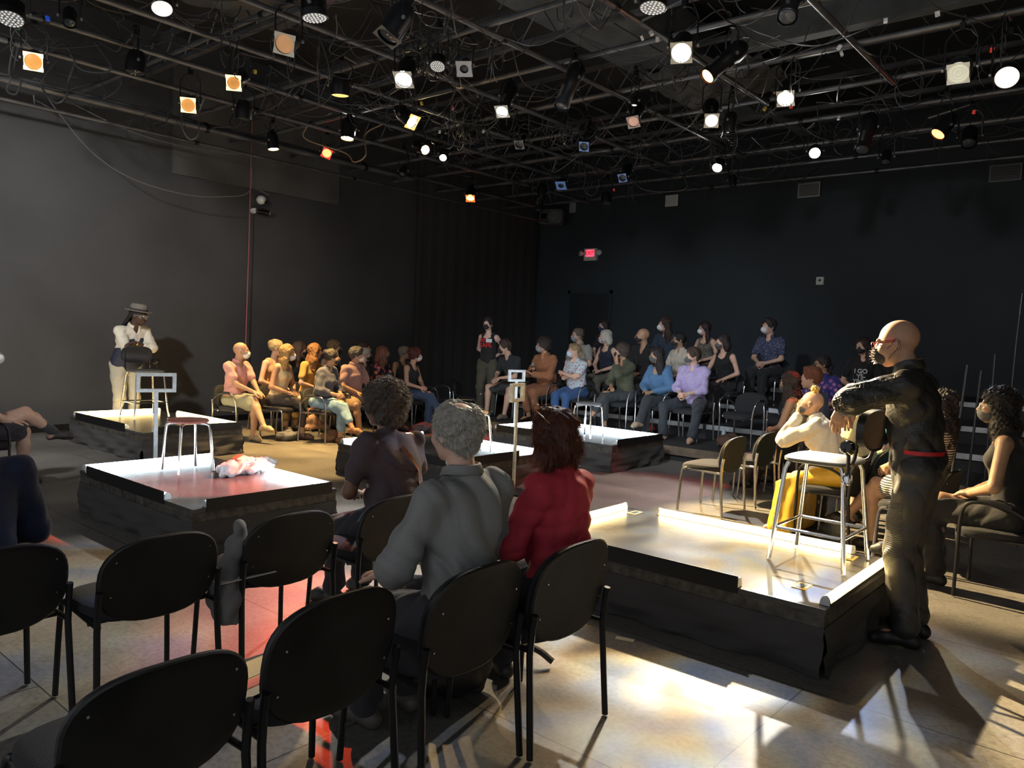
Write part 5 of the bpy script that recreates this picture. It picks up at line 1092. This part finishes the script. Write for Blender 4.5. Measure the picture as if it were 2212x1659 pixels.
    for ob in list(root.children):
        ob.matrix_parent_inverse = Matrix.Translation(-P)
    if power:
        s_ = spot('beam', P+d*.03, aim, power, pc or lit, cone_, blend, .05, root, gobo)
    return root
WH = (1, .97, .90); WM = (1.0, .62, .22); RD = (1.0, .06, .02); OR = (1.0, .22, .03); CW = (.9, .96, 1.0)
FRW = mat('pale_gel_frame', (.8, .76, .62), .5); FRY = mat('stray_glow_amber_frame', (.9, .62, .25), .5, em=.9, emc=(1, .66, .28)); FRR = mat('red_gel_frame', (.6, .05, .05), .4, em=.25, emc=(1, .05, .03)); FRB = mat('blue_gel_frame', (.12, .2, .42), .3, em=.05, emc=(.2, .35, .8)); FRP = mat('pink_white_frame', (.6, .5, .46), .5)  # coloured frames: emission stands in for stray light falling on them
BRZ = (.30, .13, .03)  # weak emission gives these unlit lenses their brown reflection
me_ = (-2.0, 1.5, 1.6)     # roughly towards us
fx = fixture
fx(72, 133, 4.05, 'par', (-2.5, .4, 1.0), 'lamp with cream square frame, stray light given as glow, leftmost by the left wall', BRZ, .7, FRY, size=.95)
fx(407, 227, 4.10, 'par', (-3, .2, 1.0), 'lamp with cream square frame, stray light given as glow, above the grey wall panel', BRZ, .8, FRY, size=.95)
fx(505, 179, 4.12, 'ellip', (-3, .5, 1.2), 'long black lamp with cream square frame and ribbed amber lens', BRZ, .6, FRY, size=1.0)
fx(615, 95, 4.10, 'par', (-3, .3, 1.2), 'lamp with tilted pale square frame, upper left centre', (.35, .18, .08), .35, FRW, size=1.05, roll=12)
fx(22, 42, 4.05, 'led', (-6.2, 1.6, 0), 'round multi lens lamp at the upper left corner')
fx(680, 40, 4.15, 'led', (-5.2, 4.2, 0), 'round multi lens lamp pointing down, upper middle left')
fx(735, 207, 4.15, 'fresnel', (-7.4, 5.6, 0), 'short round lamp with an orange glow on its underside', (1, .5, .15), .6)
fx(872, 171, 4.08, 'par', (-4.2, 2.6, 0), 'big bright white can light left of centre, aimed at us', WH, 40, FRW, power=330, cone_=46, size=1.05, gobo=5)
fx(890, 263, 4.12, 'par', (-2.45, 6.85, .7), 'bright amber lamp with square frame, centre left', WM, 40, mat('amber_frame', (.8, .45, .15), .5, em=.5, emc=(1, .5, .15)), power=3600, cone_=30, pc=(1, .74, .38))
fx(750, 300, 4.12, 'par', (-8.3, 6.0, .3), 'lower bright amber lamp of the overlapping pair', WM, 40, None, power=650, cone_=48)
fx(757, 287, 4.30, 'par', (-4.5, 2.5, 0), 'upper white lamp of the overlapping pair', WH, 30, None, size=.85, power=110, cone_=36)
fx(706, 331, 4.22, 'par', tuple(at(590, 1370, 0)), 'small lamp with tilted red square frame', RD, 5, FRR, size=.85, roll=20, power=420, cone_=10, pc=(1, .07, .02), blend=.6)
fx(591, 323, 4.14, 'par', (-9.6, 6.6, .8), 'warm lamp hanging in front of the grey wall panel', WM, 34, None, power=520, cone_=46, size=.9)
fx(919, 324, 4.18, 'ellip', (-1.3, 4.75, 1.55), 'warm oval lit lamp in the middle of the grid', (1, .75, .4), 26, None, power=13000, cone_=17, size=.9)
fx(957, 341, 4.18, 'ellip', (-3.2, 2.5, 0), 'small white lit lamp right of the warm oval one', WH, 9, None, size=.75)
fx(1016, 428, 4.18, 'par', (-8.8, 8.8, .8), 'small orange lamp with square frame in the far corner', OR, 9, mat('orange_frame', (.9, .2, .05), .4, em=.5, emc=(1, .15, .03)), power=330, cone_=24, pc=(1, .05, .02))
fx(1085, 240, 4.12, 'ellip', (-4.6, 3.6, .2), 'white lit lamp with square frame in the centre of the grid', WH, 16, FRW, power=300, cone_=34)
fx(1472, 113, 4.10, 'par', (-1.6, 2.0, 0), 'largest bright white lamp, right of centre near the top', WH, 45, FRW, power=260, cone_=42, size=1.05, gobo=7)
fx(1527, 166, 4.05, 'ellip', (-5.7, 3.25, .34), 'long black lamp with a glowing orange lens', (1, .22, .04), 14, None, power=3000, cone_=12, pc=(1, .10, .03))
fx(1537, 260, 4.02, 'ellip', (-1.3, 3.0, 0), 'long silver black lamp pointing down with white lit lens and frame', WH, 40, FRW, power=300, cone_=34, blend=.15, gobo=9)
fx(1697, 212, 4.12, 'par', (-2.25, 4.55, .34), 'bright white lamp at right with small red tag', WH, 45, FRW, power=2300, cone_=20, blend=.35, gobo=14, pc=(1, .86, .58))
fx(1760, 331, 4.15, 'par', (-1.5, 3.3, 0), 'white lamp low at right above the risers', WH, 42, None, power=600, cone_=36, size=.85, gobo=10)
fx(1549, 363, 4.15, 'par', (-4.2, 6.0, 0), 'white lamp nearest the back wall vents', WH, 34, None, power=300, cone_=40, size=.85)
fx(2025, 291, 4.08, 'par', tuple(at(1390, 1055, 0)), 'round red orange glowing lamp at right', (1, .12, .02), 8, None, power=200, cone_=26, pc=(1, .04, .01), size=.95)
fx(2070, 158, 4.02, 'fresnel', (-1.2, 3.4, .8), 'unlit lamp with square frame round a glassy lens at upper right', (.5, .48, .36), .25, FRW)
fx(2175, 168, 4.02, 'fresnel', (-.6, 3.0, .3), 'lamp with ringed warm lens at the upper right edge', (1, .75, .5), .9)
fx(1368, 263, 4.20, 'ellip', (-3.3, 4.2, .8), 'unlit lamp with pinkish square frame at the centre right', (.45, .25, .18), .3, FRP, size=.95, roll=-10)
fx(1862, 326, 3.95, 'ellip', (-2.95, 7.5, 0), 'long hanging spotlight barrel at right, pointing straight down', size=1.1)
fx(1212, 232, 4.0, 'ellip', (-5.6, 5.0, .2), 'tilted unlit brown black spotlight barrel in the centre', size=1.05)
fx(1163, 455, 3.95, 'ellip', (-9.0, 10.2, 0), 'slim silver spotlight barrel in the far corner', size=1.05)
fx(868, 378, 4.1, 'can', (-8.6, 6.0, 0), 'small bronze lamp hanging low left of centre')
fx(1262, 316, 4.25, 'ellip', (-4.9, 4.5, .5), 'unlit lamp with pale blue square filter', None, 0, FRB, size=.9, roll=8)
fx(1345, 384, 4.2, 'ellip', (-5.2, 5.5, .5), 'unlit lamp with dark blue square filter above the exit sign', None, 0, FRB, size=.9, roll=-6)
fx(1212, 400, 4.15, 'can', (-6.8, 7.5, 0), 'small dark blue filtered lamp near the back corner', None, 0, FRB)
fx(1122, 312, 4.2, 'ellip', (-5.6, 4.8, .5), 'unlit lamp with grey filter left of the pale blue one', None, 0, mat('grey_gel', (.15, .17, .2), .3), size=.85)
fx(838, 78, 4.0, 'par', (-5.6, 2.6, 1), 'big dark lamp body leaning left at the top centre', None, 0, mat('dark_frame', (.12, .12, .12), .4), size=1.15)
fx(1410, 18, 4.2, 'led', (-3.1, 4.8, 0), 'round flat black lamp at the top edge, right of the duct')
fx(1700, 38, 4.15, 'ellip', (-1.9, 3.5, .6), 'black barrel lamp at the top edge, pointing to the lower left')
fx(1583, 402, 4.1, 'can', (-5.1, 11.3, 0), 'small black can hanging below the back pipe')
fx(1310, 440, 3.98, 'fresnel', (-7.0, 11.0, 0), 'dark lamp hanging low over the exit sign', size=.9)
fx(1575, 285, 4.1, 'can', (-4.4, 8.6, 0), 'round black can beside the white lit barrel', size=1.3)
fx(1370, 228, 4.2, 'can', (-4.7, 7.0, 0), 'small white tipped lamp above the pinkish frame', (.8, .8, .8), .5, size=.6)
fx(1913, 352, 4.1, 'can', (-2.7, 9.0, 0), 'black can hanging right of the long barrel', size=1.1)
fx(2093, 312, 4.1, 'can', (-1.6, 8.0, 0), 'black can right of the red lamp', size=1.5)
fx(945, 144, 4.15, 'led', (-4.4, 3.6, 0), 'small ribbed dark lamp right of the white can light', size=.7)
fx(1003, 148, 4.2, 'can', (-3.6, 2.8, 1.0), 'small dark lamp with slatted louvre', None, 0, mat('louvre_grey', (.5, .5, .52), .4), size=.9)
fx(292, 158, 4.15, 'fresnel', (-8.4, 3.4, 0), 'black angled lamp on the left pipe crossing', None, 0)
fx(526, 258, 4.15, 'fresnel', (-9.4, 5.4, 0), 'black lamp on the left wall conduit beside the long red cord')
fx(150, 52, 4.2, 'can', (-5.8, 2.0, .5), 'small black lamp with a blue tag at the upper left', None, 0)
fx(350, 20, 4.25, 'fresnel', (-4.6, 2.4, 0), 'lamp with a white flat face at the top left', (.7, .7, .65), .4, size=.9)

# ---------------------------------------------------------------- cables
def hook(q):
    q = Vector(q); a = min(ys, key=lambda v: abs(v-q.y)); b = min(xs, key=lambda v: abs(v-q.x))
    return Vector((q.x, a, GZ)) if abs(a-q.y) < abs(b-q.x) else Vector((b, q.y, GZ-.055))
def cable(pts, r, label, m=CAB, name='hanging_cable', group=None, hk=True):
    if hk: pts = [hook(pts[0])]+list(pts)+[hook(pts[-1])]
    o = MB().tube(bez(pts, 7), r, 6).build(name, m); tag(o, label, 'cable', group); return o
GREYC = mat('grey_cable', (.16, .16, .165), .45)
p = lambda x, y, z: at(x, y, z)
w_ = lambda x, y: atx(x, y, XL+.12)
cable([w_(545, 262), w_(543, 330), w_(541, 400), w_(538, 520), w_(534, 640), w_(531, 745), w_(531, 800)], .009, 'long thin pinkish red cord hanging down the left wall', mat('pink_cord', (.40, .12, .12), .6), 'red_cord', hk=False)
wx = lambda x, y: atx(x, y, -11.2)
def sagc(P): a, b = Vector(P[0]), Vector(P[-1]); a.z = b.z = GZ-.28; return [a]+P+[b]
cable(sagc([wx(75, 170), wx(120, 235), wx(200, 330), wx(290, 388), wx(400, 420), wx(480, 425), wx(540, 412)]), .006, 'thin grey cable sagging deepest across the left wall', GREYC, hk=False)
cable(sagc([wx(75, 168), wx(160, 225), wx(300, 290), wx(430, 322), wx(560, 335), wx(680, 322)]), .006, 'thin grey cable in a shallow sag across the left wall', GREYC, hk=False)
cable([at(395, 240, 4.3), at(394, 275, 4.0), at(410, 301, 3.85), at(428, 290, 3.92), at(430, 245, 4.3)], .009, 'cable loop hanging under the lamp over the grey wall panel', GREYC)
cable([at(250, 110, 4.45), at(205, 88, 4.5), at(240, 150, 4.25), at(175, 150, 4.25), at(140, 95, 4.5)], .012, 'big black cable loop at the upper left')
cable([at(148, 175, 4.3), at(145, 205, 4.1), at(120, 222, 4.0), at(90, 180, 4.3)], .011, 'black cable with plug drooping from the left conduit')
cable([at(25, 165, 4.2), at(15, 195, 4.05), at(35, 203, 4.0), at(45, 170, 4.2), at(20, 160, 4.2)], .010, 'coiled black cable at the left edge under the pipe')
cable([aty(1560, 20, 8.5), aty(1380, 185, 9.0), aty(1290, 300, 9.6), aty(1200, 372, 10.2)], .006, 'straight grey wire slanting across the centre right', GREYC)
cable([at(660, 300, 4.3), at(745, 330, 4.15), at(765, 350, 4.0), at(790, 335, 4.05), at(790, 290, 4.4)], .009, 'tan lit cable looping under the amber pair', mat('tan_cable', (.35, .25, .15), .5))
cable([aty(1300, 320, 11.8), aty(1360, 385, 11.8), aty(1400, 412, 11.8), aty(1480, 408, 11.8)], .006, 'thin cable curving down right of the blue filter', GREYC)
cable([at(1265, 375, 4.3), at(1262, 410, 4.1), at(1280, 422, 4.02), at(1293, 400, 4.15), at(1290, 368, 4.4)], .010, 'black coil hanging left of the low lamp over the exit sign')
rs = np.random.RandomState(21)
def tangle(name, x0, x1, y0, y1, n, label, r=.0058, sag=.35, L=1.6):
    mb = MB()
    for i in range(n):
        a = Vector((rs.uniform(x0, x1), rs.uniform(y0, y1), GZ+rs.uniform(-.06, .1))); th = rs.uniform(0, 6.28); l = rs.uniform(.4, L)
        b = a+Vector((math.cos(th)*l, math.sin(th)*l, rs.uniform(-.15, .25))); sg = rs.uniform(.05, sag)
        if b.x < XL+.2: b.x = XL+.2
        pts = [a, a+(b-a)*.25+Vector((rs.randn()*.06, rs.randn()*.06, -sg*.75)), a+(b-a)*.5+Vector((rs.randn()*.06, rs.randn()*.06, -sg)), a+(b-a)*.78+Vector((0, 0, -sg*.6)), b]
        mb.tube(bez(pts, 4), r*rs.uniform(.6, 1.2), 5)
        if i % 4 == 0:    # loop
            c = a+Vector((0, 0, -.12)); rr = rs.uniform(.06, .14); tw = rs.uniform(0, 3)
            mb.tube([c+Vector((math.cos(t)*rr*math.cos(tw), math.cos(t)*rr*math.sin(tw), math.sin(t)*rr*1.2-.02*t)) for t in np.linspace(0, 11, 26)], r*.8, 5)
    o = mb.build(name, mat('cable_mix', (.035, .035, .037), .42, var=.6, vs=2)); tag(o, label, 'cables', kind='stuff')
tangle('cable_tangle', -11.5, -8, 1.0, 6, 45, 'tangle of thin cables along the left side of the lighting grid')
tangle('cable_tangle', -8, -5, 3.0, 8, 100, 'dense tangle of cables and loops in the middle of the lighting grid')
tangle('cable_tangle', -9.5, -4.5, 8.0, 13, 110, 'tangle of cables hanging over the far corner of the grid')
tangle('cable_tangle', -5, -.5, 5, 12, 90, 'tangle of cables on the right side of the lighting grid')
for x, y, z_ in ((-5.95, 5.55, .0), (-6.5, 8.6, 0), (-7.6, 7.9, 0)):   # cable bundles at crossings
    mb = MB(); c = Vector((x, y, GZ-.05))
    for k in range(26):
        rr = rs.uniform(.05, .20); tw = rs.uniform(0, 3.1); o_ = Vector((rs.randn()*.12, rs.randn()*.12, rs.uniform(-.22, .08)))
        mb.tube([c+o_+Vector((math.cos(t)*rr*math.cos(tw), math.cos(t)*rr*math.sin(tw), math.sin(t)*rr*.9)) for t in np.linspace(0, rs.uniform(4, 9), 16)], .006, 5)
    o = mb.build('cable_bundle', mat('cable_mix', (.05, .05, .052), .42)); tag(o, {-5.95: 'knotted bundle of cables beside the big white lamp left of centre', -6.5: 'knotted bundle of cables above the pinkish lamp frame', -7.6: 'knotted bundle of cables in the middle of the grid'}[x], 'cables', kind='stuff')
TAPES = {'white': WHT, 'blue': mat('blue_tape', (.02, .10, .7), .5, em=.1), 'red': mat('red_tape', (.7, .05, .03), .5, em=.1), 'yellow': mat('yellow_plug', (.75, .6, .08), .5), 'green': mat('green_tape', (.05, .5, .15), .5), 'pink': mat('pink_tape', (.8, .2, .4), .5)}
for i, (x, y, c) in enumerate(((103, 40, 'blue'), (300, 118, 'blue'), (527, 235, 'blue'), (40, 60, 'green'), (551, 155, 'yellow'), (911, 223, 'yellow'), (1001, 289, 'green'), (1044, 284, 'white'), (950, 285, 'white'), (1407, 72, 'white'), (1420, 85, 'white'), (1387, 82, 'white'), (1913, 45, 'white'), (2025, 30, 'white'), (1813, 102, 'white'), (1818, 116, 'white'), (1812, 255, 'white'), (1652, 235, 'yellow'), (1709, 230, 'red'), (2104, 242, 'red'), (2143, 108, 'red'), (978, 233, 'pink'), (1326, 410, 'red'), (1220, 308, 'white'))):
    q = at(x, y, 4.4); o = MB().box((-.012, -.016, -.022), (.012, .016, .022)).build('connector_tag', TAPES[c], smooth=False, bev=.003); o.location = q; o.rotation_euler = (rs.uniform(-.6, .6), rs.uniform(-.6, .6), rs.uniform(0, 3))
    tag(o, f'small {c} tag or plug on a cable of the lighting grid', 'tag', f'{c} cable tags')

# ---------------------------------------------------------------- things on the walls
o = empty('exit_sign', (dr.x, YB-.02, aty(1271, 551, YB).z)); tag(o, 'lit red EXIT sign with two emergency lamps on the back wall', 'sign')
MB().box((-.17, -.07, -.14), (.17, .02, .14)).build('housing', mat('cream_housing', (.62, .62, .58), .5), o, bev=.01)
MB().box((-.115, -.076, -.045), (.115, -.070, .105)).build('lettered_panel', mat('exit_red', (.8, .02, .03), .4, em=1.6, emc=(1, .03, .06)), o, smooth=False)
cu = bpy.data.curves.new('exit_text', 'FONT'); cu.body = 'EXIT'; cu.size = .12; cu.align_x = 'CENTER'; cu.align_y = 'CENTER'; cu.extrude = .001; cu.offset = .003
to = bpy.data.objects.new('lettering', cu); link(to, o); to.location = (0, -.079, .03); to.rotation_euler = (rad(90), 0, 0); cu.materials.append(mat('exit_dark_red', (.12, .0, .005), .5, em=.12, emc=(1, .02, .02))); bpy.context.view_layer.update(); me__ = bpy.data.meshes.new_from_object(to.evaluated_get(bpy.context.evaluated_depsgraph_get())); t2 = link(bpy.data.objects.new('lettering', me__), o); t2.location = to.location; t2.rotation_euler = to.rotation_euler; bpy.data.objects.remove(to)
for s_ in (-1, 1):
    MB().lathe([(.0, -.03), (.05, -.028), (.062, .0), (.062, .04), (.055, .045), (0, .046)], 16, xf((s_*.245, -.05, .03), frame((s_*.5, -1, .15)))).tube([(s_*.16, -.02, .03), (s_*.22, -.03, .03)], .012, 6).build('emergency_lamp', mat('cream_housing', (.62, .62, .58), .5), o)
def vent(px, py, w__, h_, label, bright, vert=False):
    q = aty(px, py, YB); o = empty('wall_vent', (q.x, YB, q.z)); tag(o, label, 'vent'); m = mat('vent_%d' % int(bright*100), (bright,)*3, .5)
    MB().box((-w__/2, -.03, -h_/2), (w__/2, 0, h_/2)).build('backing', BLK, o, smooth=False)
    f = MB(); t = .025; a, b = w__/2, h_/2
    f.box((-a, -.045, -b), (a, -.03, -b+t)); f.box((-a, -.045, b-t), (a, -.03, b)); f.box((-a, -.045, -b+t), (-a+t, -.03, b-t)); f.box((a-t, -.045, -b+t), (a, -.03, b-t)); f.build('frame', m, o, smooth=False)
    s__ = MB(); n = 9
    for k in range(n):
        if vert: x_ = -a+t+(2*a-2*t)*(k+.5)/n; s__.box((x_-.012, -.044, -b+t), (x_+.012, -.034, b-t))
        else: z_ = -b+t+(2*b-2*t)*(k+.5)/n; s__.box((-a+t, -.044, z_-.008), (a-t, -.034, z_+.004))
    s__.build('slat', m, o, smooth=False)
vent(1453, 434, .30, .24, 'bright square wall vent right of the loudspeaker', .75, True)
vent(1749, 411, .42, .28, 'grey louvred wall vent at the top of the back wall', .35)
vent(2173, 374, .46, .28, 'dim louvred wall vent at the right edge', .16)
q = aty(1773, 607, YB); o = MB().box((-.07, -.06, -.075), (.07, 0, .075)).build('wall_sensor', mat('cream_housing', (.62, .62, .58), .5), bev=.012); o.location = (q.x, YB, q.z); tag(o, 'small pale sensor box alone on the back wall', 'sensor')
MB().box((-.02, -.066, -.01), (.02, -.06, .03)).build('sensor_eye', BLK, o, smooth=False)
q = aty(1195, 472, 14.45); o = empty('loudspeaker', q, rad(8)); o.rotation_euler = (rad(-12), 0, rad(10)); tag(o, 'dark loudspeaker hung high in the far corner', 'loudspeaker')
rg = []
for s_, y_ in ((.9, -.16), (1, -.14), (1, .0), (.72, .17), (.66, .19)): rg.append([(a*s_, y_, b*s_) for a, b in oval(.60, .36, 28, 5)])
MB().rings(rg).build('cabinet', mat('dark_grey_plastic', (.11, .115, .12), .5), o)
MB().lathe([(.0, .0), (.06, .005), (.11, -.012), (.125, .006), (.13, .0)], 26, xf((.10, -.168, -.0), frame((0, -1, 0)))).build('driver', mat('driver_grey', (.17, .175, .18), .5), o)
MB().box((-.24, -.172, -.06), (-.08, -.16, .07)).build('horn', BLK, o, bev=.01)
MB().tube([(0, .15, .15), (0, .3, .35)], .015, 8).build('bracket', BLK, o)
q = aty(1238, 449, YB); o = MB().box((-.09, -.03, -.12), (.09, 0, .12)).build('junction_box', mat('grey_box', (.35, .36, .37), .5), bev=.01); o.location = (q.x, YB, q.z); tag(o, 'pale grey box with cables beside the corner loudspeaker', 'box')
q = atx(560, 432, XL); o = empty('security_camera', (XL, q.y, q.z)); tag(o, 'white round camera on the left wall, above the black one', 'camera')
MB().lathe([(.0, .0), (.055, .0), (.055, .03), (.075, .06), (.07, .12), (.04, .155), (0, .165)], 20, frame((1, -.1, -.1))).build('dome', WHT, o); MB().lathe([(.0, .14), (.028, .145), (.022, .172), (0, .174)], 14, xf((0, .01, -.012), frame((1, .15, -.2)))).build('lens', BLK, o)
q = atx(557, 457, XL); o = empty('security_camera', (XL, q.y, q.z)); tag(o, 'black bullet camera with white base on the left wall by the red cord', 'camera')
MB().lathe([(.0, .0), (.05, .0), (.045, .05), (.0, .06)], 16, xf((0, -.09, 0), frame((1, 0, 0)))).build('base', WHT, o); MB().lathe([(.0, 0), (.045, .01), (.05, .10), (.045, .22), (0, .23)], 18, xf((.07, -.08, .0), frame((.25, 1, -.08)))).build('barrel', mat('glossy_black', (.01, .01, .01), .1), o); MB().lathe([(.035, .225), (.03, .236), (0, .237)], 14, xf((.07, -.08, .0), frame((.25, 1, -.08)))).build('front_glass', WHT, o)
q = atx(487, 391, XL); o = MB().tube([(XL+.02, q.y, q.z), (XL+.02, q.y+.55, q.z-.03), (XL+.02, q.y+.8, q.z-.1)], .012, 6).build('wall_conduit', mat('mauve_conduit', (.2, .15, .16), .6)); tag(o, 'short bright tipped cable fixed under the grey wall panel', 'cable')
# handrails of the stair on the right
def rail(pts, label):
    o = MB().tube(pts, .013, 10).build('handrail', mat('satin_steel', (.07, .073, .078), .35, .6)); tag(o, label, 'handrail')
for i, (xb, yb, xt, yt, Y, lb) in enumerate(((2058, 915, 2090, 788, 8.4, 'shiny upright rail post behind the striped dress'), (2098, 900, 2120, 800, 9.2, 'thin upright rail post right of the shiny one'), (2143, 830, 2150, 765, 9.8, 'upright rail post in the dark, third from the left'), (2185, 800, 2205, 662, 10.2, 'bent black stair rail at the far right edge'))):
    a = aty(xb, yb, Y); b = aty(xt, yt, Y)
    a = Vector((a.x, a.y, .02 if Y < 9.6 else .22))
    pts = [a, b] if i != 3 else bez([a, b, b+Vector((.06, .1, .06)), b+Vector((.5, .6, .25))], 4)
    rail(pts, lb)

# ---------------------------------------------------------------- small things
def lumpy(name, prims, h, m, fold, label, cat):
    o = blob(name, [(prims, h, .03, fold)], m); tag(o, label, cat); return o
BAGM = pattern('snack_bag', 'floral', (.8, .82, .85), (.75, .12, .08), 9, rough=.35)
o = blob('plastic_bag', [([ell((0, 0, .05), (.20, .11, .055)), ell((.17, .03, .045), (.12, .09, .05)), ell((-.18, .0, .055), (.11, .10, .06)), ell((.0, .02, .075), (.10, .07, .045)), cut((0, 0, .003), (0, 0, -1))], .007, .03, (.03, 38, 5))], mat('white_plastic_bag', (.55, .57, .6), .35), None)
o.location = (-5.98, 3.62, .34); o.rotation_euler.z = rad(100); tag(o, 'crumpled white plastic bag on the near left platform', 'bag')
sn = MB().box((-.075, -.05, -.018), (.075, .05, .018)).build('snack_packet', mat('red_packet', (.75, .12, .05), .4), bev=.012); sn.location = (-5.97, 3.55, .462); sn.rotation_euler = (.2, .25, .5); tag(sn, 'red and white snack packet lying on the plastic bag', 'packet')
MB().box((-.03, -.051, -.0185), (.075, .051, .0188)).build('white_band', WHT, sn, smooth=False)
o = MB().box((-.11, -.15, 0), (.11, .15, .002)).box((-.11, -.15, .002), (.0, .15, .004)).build('programme', mat('tan_paper', (.42, .30, .15), .7, var=.1, vs=4), smooth=False); o.location = (-2.16, 1.33, .484); o.rotation_euler = (0, -.03, .15); tag(o, 'tan paper programme on the near chair seat', 'paper')
MB().box((.01, -.15, .0025), (.06, .15, .0042)).build('red_band', mat('orange_red_print', (.6, .1, .05), .6), o, smooth=False)
o = MB().box((-.10, -.14, 0), (.10, .14, .003)).build('programme', WHT, smooth=False); o.location = (-3.16, 1.86, .482); tag(o, 'white paper with red print lying between the empty chairs', 'paper')
MB().box((-.04, -.13, .003), (.03, -.02, .0045)).build('red_print_patch', RED, o, smooth=False)
# grey garment over the chair with a sleeve hanging down
o = blob('grey_jacket', [([cone((.17, -.225, .70), .020, (.15, -.24, .60), .028), cone((.15, -.24, .60), .030, (.12, -.26, .49), .042), cone((.12, -.27, .49), .050, (.17, -.295, .38), .042), cone((.17, -.295, .38), .042, (.20, -.28, .30), .022), cone((.10, -.26, .50), .045, (-.02, -.20, .495), .035), cone((-.02, -.20, .492), .032, (.08, .08, .487), .028), ell((.17, -.30, .40), (.05, .035, .09))], .008, .06, (.016, 36, 8))], mat('grey_wool', (.20, .195, .19), .9, bump=.3, bs=200), None)
o.location = (-3.29, 2.08, 0); o.rotation_euler.z = 0; tag(o, 'grey jacket draped on the chair seat with one sleeve hanging', 'jacket')
# handbags
CHK = pattern('check_bag', 'check', (.24, .12, .07), (.42, .27, .18), 30)
o = empty('handbag', (-9.12, 6.48, .30), rad(20)); tag(o, 'brown chequered handbag hanging at the chair of the slate blouse', 'bag')
blob('body', [([ell((0, 0, .02), (.05, .13, .09)), cone((0, -.11, -.07), .045, (0, .11, -.07), .045), cone((0, -.08, .05), .03, (0, .08, .05), .03), cut((0, 0, -.10), (0, 0, -1))], .01, .03, (.004, 30, 3))], CHK, o)
MB().tube(bez([(0, -.11, .05), (.0, -.09, .18), (0, .09, .18), (0, .11, .05)], 6), .008, 6).build('handle', mat('tan_leather', (.26, .08, .035), .5), o)
MB().box((.068, -.02, -.01), (.082, .02, .015)).build('clasp', mat('gold', (.8, .5, .2), .25, 1), o)
for q, c, r_, lb in (((-9.55, 6.34, .07), (.11, .11, .115), (.10, .15, .07), 'grey canvas bag on the floor by the feet of the blonde woman'), ((-9.12, 6.78, .08), (.24, .13, .07), (.09, .14, .08), 'tan bag on the floor under the chair of the slate blouse'), ((-9.15, 8.6, .08), (.10, .10, .10), (.12, .2, .08), 'grey bag on the floor at the feet of the front row, beside the centre platform'), ((-4.55, 9.95, .30), (.09, .045, .03), (.13, .20, .10), 'brown bag on the riser under the empty chairs'), ((-6.25, 10.75, .26), (.4, .05, .04), (.10, .13, .06), 'small red bag under the chair of the olive shirt')):
    o = blob('floor_bag', [([ell((0, 0, 0), r_), ell((.05, .04, .01), (r_[0]*.8, r_[1]*.7, r_[2])), cut((0, 0, -r_[2]*.93), (0, 0, -1))], .012, .03, (.02, 26, 3))], mat('bag_%d' % int(c[0]*1000), c, .8, bump=.3, bs=50), None); o.location = q; tag(o, lb, 'bag')
q = at(45, 1025, 0); o = MB().lathe([(.0, .003), (.032, .002), (.038, .10), (.036, .10), (.030, .008), (0, .008)], 20).build('water_glass', mat('clear_glass', (.75, .8, .8), .08)); o.location = (q.x, q.y, 0); tag(o, 'clear tumbler on the floor by the chair leg of the purple polo', 'glass')
gm = MC['clear_glass'].node_tree.nodes['Principled BSDF']; gm.inputs['Transmission Weight'].default_value = .9
o = MB().lathe([(.0, 0), (.032, .002), (.034, .12), (.03, .15), (.013, .18), (.013, .20), (0, .202)], 16).build('water_bottle', mat('pale_bottle', (.5, .55, .6), .2)); o.location = (-4.95, 10.7, .2); tag(o, 'pale water bottle on the riser left of the empty chair', 'bottle')
# black bag and stand foot under the near seats
o = blob('backpack', [([ell((0, 0, .16), (.16, .20, .16)), ell((.10, .05, .12), (.10, .14, .10)), ell((-.05, -.05, .22), (.10, .12, .09)), cut((0, 0, .004), (0, 0, -1))], .01, .04, (.016, 24, 3))], mat('black_nylon', (.012, .012, .013), .5, bump=.3, bs=70), None); o.location = (-2.42, 2.42, 0); tag(o, 'black backpack on the floor under the chair of the red shirt', 'bag')
o = MB().tube(bez([(-2.45, 2.9, .05), (-2.36, 2.93, .085), (-2.27, 2.96, .075), (-2.20, 2.99, .03)], 5), .017, 8).build('umbrella', mat('black_nylon', (.012, .012, .013), .5)); tag(o, 'curved black handle lying on the floor beside the backpack', 'umbrella')

# ---------------------------------------------------------------- added fill: unseen made-up lamps that wash the left wall and back risers
def added_washlamp(x, y, tgt, pw, col, cone_=70, label=''):
    root = empty('stage_light', (x, y, 4.2)); tag(root, label, 'stage light'); d = (Vector(tgt)-Vector((x, y, 4.2))).normalized(); F_ = frame(-d)
    MB().lathe([(.098, .0), (.102, .004), (.102, .20), (.075, .30), (.045, .325), (.0, .375)], 20, F_, cap=False).build('body', BLK, root)
    MB().lathe([(0, 0), (.09, .01)], 20, F_, cap=False).build('lens', lens_mat(col, 20), root)
    MB().tube([(0, 0, .05), (0, 0, GZ-4.2)], .01, 6).build('yoke', BLK, root)
    spot('beam', (x+d.x*.03, y+d.y*.03, 4.2+d.z*.03), tgt, pw, col, cone_, .8, .12, root)
added_washlamp(-6.5, .4, (-12, 3.5, 1.2), 420, (1, .98, .96), 75, 'added fill lamp outside the view, aimed at the left wall')
added_washlamp(-3.9, 3.4, (-7.0, 10.6, .9), 330, (.80, .90, 1.0), 50, 'added fill lamp outside the view above us aimed at the back risers')
added_washlamp(-1.1, 3.0, (-3.5, 11.5, 1.2), 150, (.9, .93, 1.0), 55, 'added fill lamp outside the view above us aimed at the right end of the back risers')
